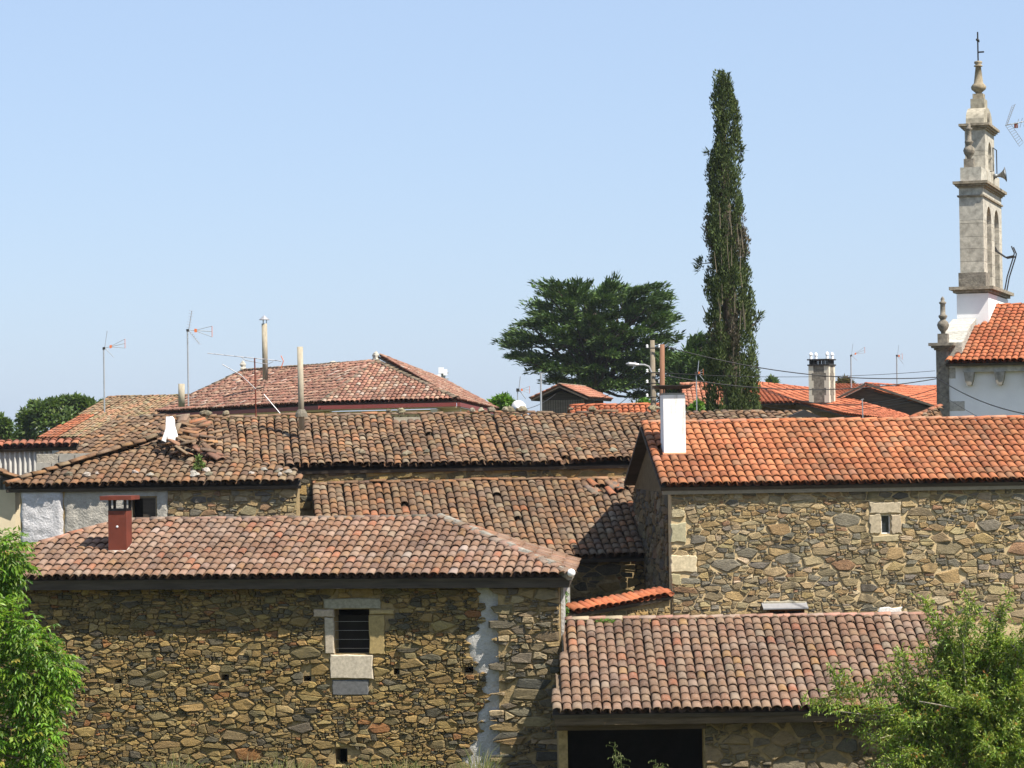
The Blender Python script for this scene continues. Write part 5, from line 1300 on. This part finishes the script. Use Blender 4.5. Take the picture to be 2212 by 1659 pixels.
# grid aerial at the picture edge
ga = thing('grid_aerial', P(2235, 330, 60), 'large grid reflector aerial cut off by the picture edge beside the belfry', 'aerial')
g0 = P(2172, 271, 60)
MB().tube([g0, P(2245, 256, 60)], .012, 5).build('boom', M['steel'], ga)
MB().tube([P(2240, 256, 60), V((P(2240, 256, 60).x, 60.0, 6))], .025, 6).build('mast', M['steel'], ga)
for (x1_, y1_, x2_, y2_) in ((2172, 271, 2186, 229), (2176, 268, 2192, 226), (2172, 271, 2202, 316), (2184, 268, 2210, 306)):
    MB().tube([P(x1_, y1_, 59.9), P(x2_, y2_, 59.9)], .006, 4).build('reflector_rod', M['metal'], ga)
for k in range(10):
    f = k / 9; a = P(2172 + 14 * f, 271 - 42 * f, 59.9); b = P(2178 + 16 * f, 267 - 42 * f, 59.9); MB().tube([a, b], .005, 4).build('reflector_bar', M['metal'], ga)
    a = P(2172 + 30 * f, 271 + 45 * f, 59.9); b = P(2184 + 27 * f, 267 + 40 * f, 59.9); MB().tube([a, b], .005, 4).build('reflector_bar', M['metal'], ga)
for k in range(6):
    m = P(2198 + k * 8, 268 - k * 2, 60); MB().tube([m - UP * .1 - V((.03, 0, 0)), m + UP * .12 + V((.03, 0, 0))], .007, 4).build('director', M['steel'], ga)
MB().box(P(2192, 276, 60), V((.08, 0, 0)), V((0, .08, 0)), UP * .12).build('dipole_box', M['rust'], ga)
# plank vent on the far end of the long house ridge
o = thing('roof_vent', P(2000 - 108, 902, 75.5), 'small dark gabled vent on the long house ridge end', 'vent')
v0 = P(1738, 900, 75.0); MB().prism([v0 + V((-.5, 0, -.0)), v0 + V((0, 0, .2)), v0 + V((.5, 0, -.02))], V((0, .5, 0))).build('cowl', M['rust_dark'], o)
for sx in (-.4, .4): MB().tube([v0 + V((sx, .2, -.4)), v0 + V((sx, .2, .02))], .015, 5).build('leg', M['rust_dark'], o)

# ------------------------------------------------------------------ vegetation
def leaf_geo(p, ax, nrm, L, W, fold=.18):
    ax = V(ax).normalized(); sd = ax.cross(V(nrm)); sd = sd.normalized() if sd.length > 1e-4 else ax.orthogonal().normalized(); n = sd.cross(ax)
    m = p + ax * L * .42
    return [p, m + sd * W / 2 + n * fold * W, p + ax * L - n * L * .12, m - sd * W / 2 + n * fold * W, m - n * .02 * L], [(0, 1, 4), (1, 2, 4), (2, 3, 4), (3, 0, 4)]
def rv(r, s=1.0): return V((r.gauss(0, s), r.gauss(0, s), r.gauss(0, s)))
def plant_leaves(items, crown_name, mat, parent, singles=300, shape=None):
    """items: (verts, faces, colour, nearness); the largest in view as objects, the rest joined"""
    inv = [it for it in items if -5 < proj(it[0][0])[0] < 2217 and -5 < proj(it[0][0])[1] < 1664]
    inv.sort(key=lambda it: -it[3]); top = inv[:singles]; ids = {id(x) for x in top}
    b = MB()
    for it in items:
        if id(it) not in ids: b.add(it[0], it[1], it[2])
    c = b.build(crown_name, mat, parent, False, 'stuff')
    for it in top:
        MB().add(it[0], it[1]).build('leaf', mat, c).color = (*it[2], 1)
    return c
# walnut at the picture edge
wt_ = thing('walnut_tree', V((P(-150, 1500, 54).x, 54, 0)), 'bright green broad leaved tree at the barn end', 'tree')
r = random.Random(77); items = []
CL = [(-20, 1185, 45), (28, 1180, 30), (8, 1240, 40), (-60, 1240, 60), (38, 1215, 18), (5, 1270, 30), (20, 1345, 50), (62, 1385, 50), (110, 1420, 42), (135, 1450, 24), (60, 1455, 65), (0, 1430, 80), (100, 1500, 42), (40, 1560, 75), (95, 1590, 38), (20, 1650, 75), (85, 1650, 35), (-60, 1350, 80), (-70, 1500, 100), (-80, 1650, 100), (70, 1530, 50), (115, 1475, 35)]
G_W = [(4, (.16, .275, .026)), (3, (.125, .225, .022)), (2, (.22, .335, .045)), (1.4, (.07, .135, .018)), (.15, (.30, .27, .05))]
trunk_b = V((P(-150, 1500, 54).x, 54, 0)); sub = MB()
for cx_, cy_, cr in CL:
    c = P(cx_, cy_, 54 + r.uniform(-.5, .5)); rad = cr / 5530 * 54
    mid = V((trunk_b.x, 54, min(c.z, 5))).lerp(c, .5) + UP * .3
    sub.tube([V((trunk_b.x, 54, max(1.2, c.z - 1.5))), mid, c], [.06, .035, .012], 6)
    for _ in range(int(45 + 70 * (cr / 50) ** 2)):
        dv = rv(r).normalized() * rad * r.uniform(.25, 1.05); dv.y *= .8; p = c + dv
        out = (dv.normalized() * .8 + V((0, -.25, .25)) + rv(r, .35)).normalized(); L = r.uniform(.2, .34)
        tip = p + out * L - UP * L * .35
        col = pick(G_W, r, .2)
        for k in range(7):
            f = .25 + .75 * (k // 2) / 3 if k < 6 else 1.0; q = p.lerp(tip, f) - UP * .04 * f * f
            sdv = out.cross(UP).normalized() * (1 if k % 2 else -1)
            axd = (out * .55 + sdv * (.8 if k < 6 else 0) - UP * (.35 + r.random() * .5) + rv(r, .12))
            vs_, fs_ = leaf_geo(q, axd, UP + rv(r, .35), r.uniform(.11, .175), r.uniform(.045, .064))
            items.append((vs_, fs_, tuple(x * r.uniform(.85, 1.15) for x in col), -q.y))
MB().tube([trunk_b, trunk_b + V((.1, 0, 2)), trunk_b + V((.0, .1, 5.5))], [.2, .16, .08], 10).build('trunk', M['bark'], wt_, True)
sub.build('branches', M['bark'], wt_, True)
plant_leaves(items, 'crown', M['leaf'], wt_)
# plum tree before the shed
pm = thing('plum_tree', V((P(2130, 1700, 52.5).x, 52.5, 0)), 'tangled light green fruit tree with arching shoots before the shed', 'tree')
r = random.Random(78); items = []; tw_ = MB(); Yp = 52.8
G_P = [(4, (.20, .27, .034)), (3, (.15, .22, .028)), (2.4, (.28, .34, .075)), (1.4, (.075, .12, .02)), (.25, (.30, .15, .04))]
base = V((P(2130, 1700, 52.8).x, 52.8, 0))
shoots = [([(2080, 1640), (2010, 1520), (1950, 1478), (1880, 1480), (1820, 1500), (1752, 1522)], 1.0), ([(2060, 1620), (1960, 1545), (1880, 1545), (1800, 1535)], .8), ([(2110, 1600), (2085, 1480), (2080, 1390), (2096, 1312)], 1.0), ([(2110, 1600), (2050, 1480), (2030, 1400), (2022, 1330)], .9), ([(2120, 1600), (2130, 1460), (2150, 1380), (2165, 1315)], .8), ([(2140, 1600), (2190, 1460), (2215, 1385), (2240, 1340)], .8), ([(2060, 1650), (1980, 1600), (1920, 1590), (1885, 1600)], .9), ([(2080, 1690), (1990, 1640), (1920, 1650), (1905, 1690)], .9), ([(2150, 1620), (2210, 1520), (2250, 1470)], .9), ([(2090, 1560), (2000, 1440), (1990, 1420)], .7), ([(2080, 1620), (2000, 1490), (1940, 1440), (1915, 1450)], .8), ([(2140, 1640), (2120, 1540), (2060, 1420), (2045, 1370)], .8), ([(2100, 1600), (2020, 1560), (1960, 1560)], .8), ([(2130, 1650), (2180, 1560), (2200, 1430), (2190, 1390)], .8), ([(2110, 1680), (2040, 1640), (1960, 1690)], .8)]
def leafy(path, dens, wid, r):
    for a, b in zip(path[:-1], path[1:]):
        n = int((b - a).length * dens)
        for _ in range(n):
            f = r.random(); p = a.lerp(b, f) + rv(r, wid * .5); dv = (b - a).normalized()
            k = r.randrange(4, 8); out = (rv(r, .6) + dv * .6 + UP * .25).normalized(); L = r.uniform(.12, .3)
            col = pick(G_P, r, .22)
            for i in range(k):
                q = p + out * L * i / k - UP * .05 * (i / k) ** 2
                vs_, fs_ = leaf_geo(q, (out * .6 + rv(r, .55) - UP * .3), UP + rv(r, .5), r.uniform(.07, .115), r.uniform(.026, .038))
                items.append((vs_, fs_, tuple(x * r.uniform(.85, 1.15) for x in col), -q.y))
for pth, wgt in shoots:
    oy = r.uniform(-.9, .5); pts = [P(x, y, Yp + oy * (i / max(1, len(pth) - 1))) for i, (x, y) in enumerate(pth)]
    tw_.tube([base + UP * 1.2] + pts, [.05, .035] + [.02] * (len(pts) - 2) + [.006], 6)
    leafy(pts, 105 * wgt, .20, r)
    for _ in range(5):
        k = r.randrange(len(pts) - 1); a = pts[k].lerp(pts[k + 1], r.random()); e = a + V((r.uniform(-.6, .6), r.uniform(-.4, .4), r.uniform(.05, .55)))
        tw_.tube([a, a.lerp(e, .5) + UP * .08, e], [.014, .01, .004], 5); leafy([a, a.lerp(e, .5) + UP * .08, e], 60, .10, r)
for cx_, cy_, cr in ((2100, 1560, 70), (2160, 1500, 70), (2190, 1600, 80), (2050, 1620, 60), (2090, 1450, 45), (2160, 1430, 40), (1990, 1530, 45), (2010, 1640, 55), (2120, 1650, 70), (2200, 1470, 60), (2230, 1560, 60), (1950, 1640, 35)):
    c = P(cx_, cy_, Yp + r.uniform(-.3, .8)); rad = cr / 5530 * Yp
    for _ in range(int(36 * (cr / 50) ** 2) + 8):
        p = c + rv(r, .55) * rad; e = p + (rv(r, .25) + V((0, -.1, .12)))
        leafy([p, e], 60, .09, r)
for x0_, y0_, x1_, y1_ in ((1985, 1515, 2065, 1530),):
    tw_.tube([P(x0_, y0_, 52.0), P((x0_ + x1_) / 2 + 3, (y0_ + y1_) / 2, 51.95), P(x1_, y1_, 52.0)], .012, 5)
MB().tube([base, base + V((-.05, 0, .8)), base + V((.05, 0, 1.6))], [.14, .11, .07], 10).build('trunk', M['bark'], pm, True)
tw_.build('branches', M['twig'], pm, True)
plant_leaves(items, 'crown', M['leaf_small'], pm)
# ------------------------------------------------------------------ conifers
def sprays(mb, c, rad, n, out, r, pal, L, W, up=.35, flat=.5):
    for _ in range(n):
        dv = rv(r, .55); dv.z *= flat; p = c + dv * rad
        ax = (V(out) * .7 + dv * .5 + UP * up + rv(r, .35)).normalized(); l = L * r.uniform(.6, 1.3)
        vs_, fs_ = leaf_geo(p, ax, UP + rv(r, .5), l, W * r.uniform(.7, 1.3), .1)
        mb.add(vs_, fs_, pick(pal, r, .25))
def inside(poly, x, y):
    res = False
    for i in range(len(poly)):
        (a, b), (c, d_) = poly[i], poly[(i + 1) % len(poly)]
        if (b > y) != (d_ > y) and x < (c - a) * (y - b) / (d_ - b) + a: res = not res
    return res
G_C = [(4, (.066, .112, .030)), (3, (.048, .086, .026)), (2, (.092, .14, .036)), (1, (.032, .058, .020))]
def conifer(name, label, poly, gaps, Y, tx, ty0, ty1, seed, step=33, per=300, depth=6, L=.5, W=.16, pr=1.45):
    """crown of separate flat boughs, each a pad of short sprays"""
    r = random.Random(seed); o = thing(name, V((P(tx, ty1, Y).x, Y, 2)), label, 'tree'); mb = MB(); br = MB()
    xs = [p[0] for p in poly]; ys = [p[1] for p in poly]; cx_, cy_ = sum(xs) / len(xs), sum(ys) / len(ys) + 25
    poly = [(cx_ + (x - cx_) * .93, cy_ - 25 + (y - cy_ + 25) * .90) for x, y in poly]
    pads = []; tries = 0
    while tries < 12000:
        tries += 1; x, y = r.uniform(min(xs), max(xs)), r.uniform(min(ys), max(ys))
        if not inside(poly, x, y) or not inside(poly, x + (8 if x > cx_ else -8), y - 6) or any((x - a) ** 2 + ((y - b) * 1.2) ** 2 < c * c for a, b, c in gaps): continue
        z = r.uniform(-1, 1)
        if any((x - a) ** 2 + ((y - b) * 1.9) ** 2 + ((z - c) * depth * 9) ** 2 < step * step * 1.6 for a, b, c in pads): continue
        pads.append((x, y, z))
    tb = P(tx, ty1, Y); tt = P(tx - 10, ty0, Y); ctr = P(cx_, cy_ + 70, Y)
    for x, y, z in pads:
        ex = max(.12, 1 - (((x - cx_) / (max(xs) - min(xs)) * 2) ** 2 + ((y - cy_) / (max(ys) - min(ys)) * 2) ** 2) * .8)
        c = P(x, y, Y + z * depth * math.sqrt(ex)); out = c - ctr; out = out.normalized() if out.length > .1 else UP
        oh = V((out.x + r.uniform(-.3, .3), out.y + r.uniform(-.3, .3), out.z * .22 + r.uniform(-.05, .12))).normalized(); sdv = oh.cross(UP).normalized(); nn = sdv.cross(oh)
        ln = pr * r.uniform(.7, 1.25); wdt = ln * r.uniform(.5, .75); tone = r.uniform(.7, 1.15)
        for _ in range(per):
            a, b = max(-.9, min(.9, r.gauss(0, .45))), max(-.9, min(.9, r.gauss(0, .45))); p = c + oh * a * ln + sdv * b * wdt + nn * (r.gauss(0, .10) - .22 * (a * a + b * b)) * ln
            ax = (oh * (.7 + a * .4) + sdv * b * .9 + UP * r.uniform(.0, .5) + rv(r, .25)).normalized()
            vs_, fs_ = leaf_geo(p, ax, UP + rv(r, .45), L * r.uniform(.6, 1.3), W * r.uniform(.7, 1.3), .1)
            mb.add(vs_, fs_, tuple(q * tone for q in pick(G_C, r, .25)))
        if r.random() < .6:
            k = tb.lerp(tt, r.uniform(.15, .8)); br.tube([k, k.lerp(c, .5) - UP * .4, c - UP * .25], [.2, .11, .04], 6)
    V3 = V((tb.x, tb.y, 1.5))
    br.build('branches', M['bark'], o, True).color = (.35, .33, .32, 1)
    MB().tube([V3, tb, tb.lerp(tt, .5) + V((.3, 0, 0)), tt], [.6, .5, .35, .12], 10).build('trunk', M['bark'], o, True).color = (.4, .38, .36, 1)
    mb.build('crown', M['needle'], o, False, 'stuff')
POLY = [(1083, 752), (1090, 720), (1118, 700), (1132, 690), (1136, 668), (1150, 660), (1144, 650), (1170, 628), (1176, 607), (1200, 604), (1225, 597), (1245, 606), (1290, 606), (1340, 596), (1375, 606), (1420, 600), (1432, 622), (1448, 625), (1445, 655), (1474, 680), (1466, 712), (1440, 740), (1450, 765), (1490, 800), (1500, 850), (1470, 880), (1390, 870), (1330, 850), (1260, 850), (1216, 838), (1190, 836), (1166, 812), (1150, 790), (1120, 782), (1090, 768)]
conifer('monterey_cypress', 'broad dark conifer with a layered crown behind the granary', POLY, [(1186, 752, 26), (1200, 775, 16), (1262, 712, 14), (1255, 690, 8), (1330, 692, 9), (1360, 700, 8), (1150, 800, 8)], 205, 1290, 640, 900, 301)
conifer('small_conifer', 'lower dark conifer half hidden by the tall cypress', [(1455, 760), (1480, 735), (1515, 728), (1550, 735), (1560, 860), (1500, 890), (1440, 880), (1445, 800)], [], 175, 1520, 745, 900, 302, step=30, per=300, depth=4, pr=1.4)
# tall cypress
cyp = thing('tall_cypress', V((P(1580, 890, 112).x, 112, 2)), 'very tall slender cypress with dry brown streaks', 'tree')
r = random.Random(303); mb = MB()
prof = [(146, 1553, 1559), (165, 1547, 1570), (185, 1543, 1580), (205, 1541, 1586), (225, 1539, 1590), (245, 1547, 1594), (270, 1548, 1597), (300, 1543, 1598), (330, 1539, 1599), (360, 1536, 1597), (385, 1526, 1600), (420, 1530, 1604), (460, 1524, 1608), (490, 1518, 1611), (520, 1526, 1613), (560, 1533, 1612), (600, 1530, 1620), (650, 1524, 1628), (700, 1526, 1632), (750, 1522, 1638), (800, 1517, 1639), (850, 1516, 1640), (900, 1515, 1642)]
def width(y):
    for (a, l, q), (b, l2, q2) in zip(prof[:-1], prof[1:]):
        if a <= y <= b: f = (y - a) / (b - a); return l + (l2 - l) * f, q + (q2 - q) * f
    return prof[-1][1:]
G_Y = [(4, (.078, .105, .034)), (3, (.06, .085, .03)), (2, (.11, .135, .042)), (1.0, (.04, .058, .024))]
G_B = [(2, (.13, .105, .075)), (1, (.10, .085, .06)), (1, (.07, .075, .04))]
for _ in range(760):
    y = 168 + 760 * r.random() ** .8; l, q = width(min(900, y)); m, h = (l + q) / 2, (q - l) / 2
    an = r.uniform(0, 2 * math.pi); rr = r.uniform(.5, .97); x = m + h * rr * math.cos(an); dy = h / 5530 * 112 * rr * math.sin(an)
    x += 5 * noise.noise(V((y * .02, an * 1.5, 0)))
    c = P(x, y, 112 + dy); brown = noise.noise(V((x * .035, y * .009, 4.2))) > .40
    hgt = r.uniform(.5, 1.1)
    tone = r.uniform(.7, 1.25)
    for _ in range(72):
        f = r.random(); wd = .17 * math.sin(math.pi * (.2 + .75 * f)); u1, u2 = r.uniform(0, 6.28), r.random() ** .5 * wd * 1.3
        p = c + V((u2 * math.cos(u1), u2 * math.sin(u1), (f - .55) * hgt)); ax = (UP * 1.0 + V((math.cos(an), math.sin(an), 0)) * .35 + rv(r, .3)).normalized()
        vs_, fs_ = leaf_geo(p, ax, rv(r), r.uniform(.10, .2), r.uniform(.04, .07), .1); mb.add(vs_, fs_, tuple(q_ * tone for q_ in pick(G_B if brown else G_Y, r, .25)))
for x, y in ((1512, 565), (1508, 580), (1516, 572), (1641, 682), (1637, 690), (1600, 322), (1531, 330)):
    c = P(x, y, 112); sprays(mb, c, .12, 34, V((-1 if x < 1570 else 1, 0, .4)), r, G_Y, .22, .07, .3, 1.0)
br = MB()
for x0_, y0_, x1_, y1_ in ((1545, 566, 1514, 570), (1625, 705, 1641, 686), (1530, 690, 1517, 660), (1535, 520, 1524, 500)): br.tube([P(x0_, y0_, 112), P(x1_, y1_, 112)], [.04, .015], 5)
for k in range(26):
    x = r.uniform(1545, 1620); y = r.uniform(420, 860); l, q = width(y); m = (l + q) / 2; a = P(m + (x - m) * .9, y + 30, 111.6 - (q - l) / 2 / 5530 * 112 * .5); br.tube([a, a + V((r.uniform(-.1, .1), -.1, .9))], [.02, .008], 4)
br.build('bare_twigs', M['twig'], cyp, False, 'stuff').color = (.7, .66, .6, 1)
MB().tube([V((P(1580, 890, 112).x, 112, 1.5)), P(1578, 700, 112), P(1566, 400, 112), P(1556, 170, 112)], [.45, .35, .2, .05], 10).build('trunk', M['bark'], cyp, True)
mb.build('crown', M['needle'], cyp, False, 'stuff')
# ------------------------------------------------------------------ distant broadleaf trees and bushes
def cloud(name, label, cat, cl, Y, size, n, pal, seed, trunk=None, mat=None, spread=1.0, group=None, zb=None):
    r = random.Random(seed); cx_ = sum(c[0] for c in cl) / len(cl); yb = max(c[1] + c[2] for c in cl); b0 = P(cx_, yb, Y)
    o = thing(name, V((b0.x, b0.y, zb if zb is not None else b0.z)), label, cat, group); mb = MB()
    for x, y, q in cl:
        rad = q / 5530 * Y; c = P(x, y, Y + r.uniform(-1, 1) * rad * spread)
        for _ in range(n):
            dv = rv(r).normalized() * rad * r.random() ** .5; p = c + dv
            vs_, fs_ = leaf_geo(p, dv.normalized() + rv(r, .6) + UP * .2, UP + rv(r, .6), size * r.uniform(.6, 1.3), size * r.uniform(.4, .7)); mb.add(vs_, fs_, pick(pal, r, .25))
    if trunk: MB().tube([V((b0.x, b0.y, 1.5)), P(cx_, min(c[1] for c in cl) + 10, Y)], [trunk, trunk * .3], 8).build('trunk', M['bark'], o)
    else: MB().tube([b0 - UP * .02, P(cx_, sum(c[1] for c in cl) / len(cl), Y)], [size * .12, size * .05], 5).build('stem', M['bark'], o)
    mb.build('crown' if trunk else 'foliage', mat or M['leaf_small'], o, False, 'stuff')
G_D = [(4, (.095, .145, .038)), (3, (.07, .115, .034)), (2, (.13, .18, .05)), (1, (.045, .075, .025))]
G_L = [(3, (.11, .21, .03)), (2, (.14, .26, .05)), (1, (.07, .14, .025))]
r = random.Random(5)
cloud('round_tree', 'round leafy green tree beyond the moss grown roof', 'tree', [(60, 905, 22), (90, 890, 22), (125, 884, 20), (150, 876, 18), (178, 878, 18), (195, 880, 14), (60, 935, 28), (100, 920, 30), (140, 910, 30), (50, 950, 22), (85, 895, 18), (110, 878, 14), (165, 866, 9), (140, 868, 9), (75, 880, 10), (230, 876, 10), (205, 890, 16), (170, 900, 25)], 195, .42, 460, G_D, 401, .35)
cloud('edge_tree', 'dark bush of a tree cut by the picture edge', 'tree', [(-8, 925, 18), (4, 935, 14), (10, 920, 8), (-4, 910, 10)], 190, .55, 320, G_D, 402, .3)
cloud('garden_bush', 'small light green tree beyond the manor gutter', 'bush', [(1072, 872, 10), (1088, 866, 11), (1098, 876, 10), (1080, 882, 11), (1092, 888, 12)], 140, .32, 260, G_L, 403, .12)
cloud('granary_bush', 'pale green bush at the far end of the granary', 'bush', [(1392, 872, 9), (1402, 880, 9), (1384, 884, 8), (1398, 890, 10)], 140, .3, 200, G_L, 404, .1)
cloud('cypress_bush', 'green bush at the foot of the pink roof', 'bush', [(1500, 886, 9), (1508, 876, 7), (1510, 892, 9)], 110, .22, 200, G_L, 405, .1)
cloud('far_treetop', 'tiny dark treetop beyond the sprawling roof', 'tree', [(1666, 824, 5), (1664, 830, 6), (1672, 831, 5)], 260, .6, 90, G_D, 406, .2)
cloud('russet_tree', 'small russet treetop behind the ornate chimney', 'tree', [(1818, 829, 6), (1826, 827, 7), (1834, 830, 6)], 230, .5, 120, [(2, (.13, .09, .05)), (1, (.10, .09, .04))], 407, .2)
cloud('hedge_tree', 'low far tree beyond the corrugated fence', 'tree', [(30, 958, 12), (50, 960, 14), (75, 958, 14), (20, 962, 12), (100, 955, 14)], 240, .6, 220, G_D, 408, .2)
# small growth on roofs and walls
cloud('roof_fern', 'green fern sprouting from the broken wing roof', 'plant', [(430, 1000, 8), (424, 1010, 8), (436, 1010, 8), (429, 990, 5)], 69.9, .10, 60, [(2, (.14, .20, .06)), (1, (.10, .14, .05))], 409)
cloud('ridge_creeper', 'light green creeper on the shed ridge tiles', 'plant', [(1292, 1345, 5), (1303, 1344, 6), (1315, 1344, 6), (1326, 1346, 4)], 60.95, .06, 60, G_L, 410)
cloud('corner_ivy', 'ivy hanging in the gap beside the barn corner', 'plant', [(1222, 1285, 6), (1219, 1300, 6), (1222, 1318, 6), (1218, 1330, 5), (1220, 1340, 5)], 62.0, .06, 60, G_L, 411)
for k, (x, y) in enumerate(((1470 - 3, 1590 + 150), (1520, 1745))): pass
# tall grass at the foot of the barn
r = random.Random(412); gb_ = MB()
for _ in range(3600):
    px = r.uniform(60, 1060); Yg = r.uniform(57.0, 60.2); p = P(px, 1700, Yg); p.z = 0
    h = (.35 + .5 * max(0, noise.noise(V((px * .012, 2, 0))) + .35)) * r.uniform(.5, 1.5) + .25; lean = V((r.gauss(0, .22), r.gauss(0, .12), 0)) * h; w = r.uniform(.008, .016)
    pts = [p, p + UP * h * .5 + lean * .3, p + UP * h * .85 + lean * .75, p + UP * h + lean * 1.3]
    c = pick([(3, (.15, .17, .05)), (3, (.22, .20, .085)), (2, (.10, .14, .035)), (1, (.30, .26, .14))], r, .2)
    vs_ = []
    for i, q in enumerate(pts): ww = w * (1 - i / 3.2); vs_ += [q - V((ww, 0, 0)), q + V((ww, 0, 0))]
    gb_.add(vs_, [(0, 1, 3, 2), (2, 3, 5, 4), (4, 5, 7, 6)], c)
o = gb_.build('tall_grass', M['grass'], None); tag(o, 'dry tall meadow grass along the foot of the barn wall', 'grass', None, 'stuff')
# wild oats before the shed opening
for k, (px, pyt) in enumerate(((1332, 1604), (1345, 1630), (1420, 1640), (1436, 1648))):
    o = thing('wild_oat', V((P(px, 1659, 55.4).x, 55.4, 0)), ('tallest feathery weed', 'short feathery weed touching the tallest one', 'feathery weed in the middle of the opening', 'lowest feathery weed of the opening')[k] + ' before the dark shed opening', 'weed', 'weeds before the shed')
    b0 = V((P(px, 1659, 55.4).x, 55.4, 0)); tp = P(px - 4, pyt, 55.4); r = random.Random(600 + k); st = MB(); lf = MB()
    st.tube([b0, b0.lerp(tp, .6) + V((.02, 0, 0)), tp], [.008, .006, .003], 5)
    for q in range(46):
        f = 1 - .42 * r.random(); p = b0.lerp(tp, f); e = p + V((r.gauss(0, .10), r.gauss(0, .08), r.uniform(-.08, .05)))
        st.tube([p, e], .002, 3, cap=False); vs_, fs_ = leaf_geo(e, V((r.gauss(0, .3), 0, -1)), rv(r), .055, .018); lf.add(vs_, fs_, pick([(1, (.22, .26, .10)), (1, (.30, .30, .16))], r))
    st.build('stalk', M['grass'], o).color = (.15, .2, .06, 1); lf.build('seed_heads', M['grass'], o, False, 'stuff')

# ------------------------------------------------------------------ summer haze
hz_m = bpy.data.materials.new('haze_air'); hz_m.use_nodes = True; hn_ = hz_m.node_tree; hn_.nodes.clear()
ho = hn_.nodes.new('ShaderNodeOutputMaterial'); pv = hn_.nodes.new('ShaderNodeVolumePrincipled')
pv.inputs['Color'].default_value = (.86, .92, 1, 1); pv.inputs['Density'].default_value = .0001; pv.inputs['Anisotropy'].default_value = .2
hn_.links.new(pv.outputs[0], ho.inputs['Volume'])
mb = MB(); mb.box((-905, -65, -1.5), (1810, 0, 0), (0, 1070, 0), (0, 0, 32)); hzo = mb.build('haze', hz_m, None); tag(hzo, 'thin pale summer haze in the air over the village', 'haze', None, 'stuff')
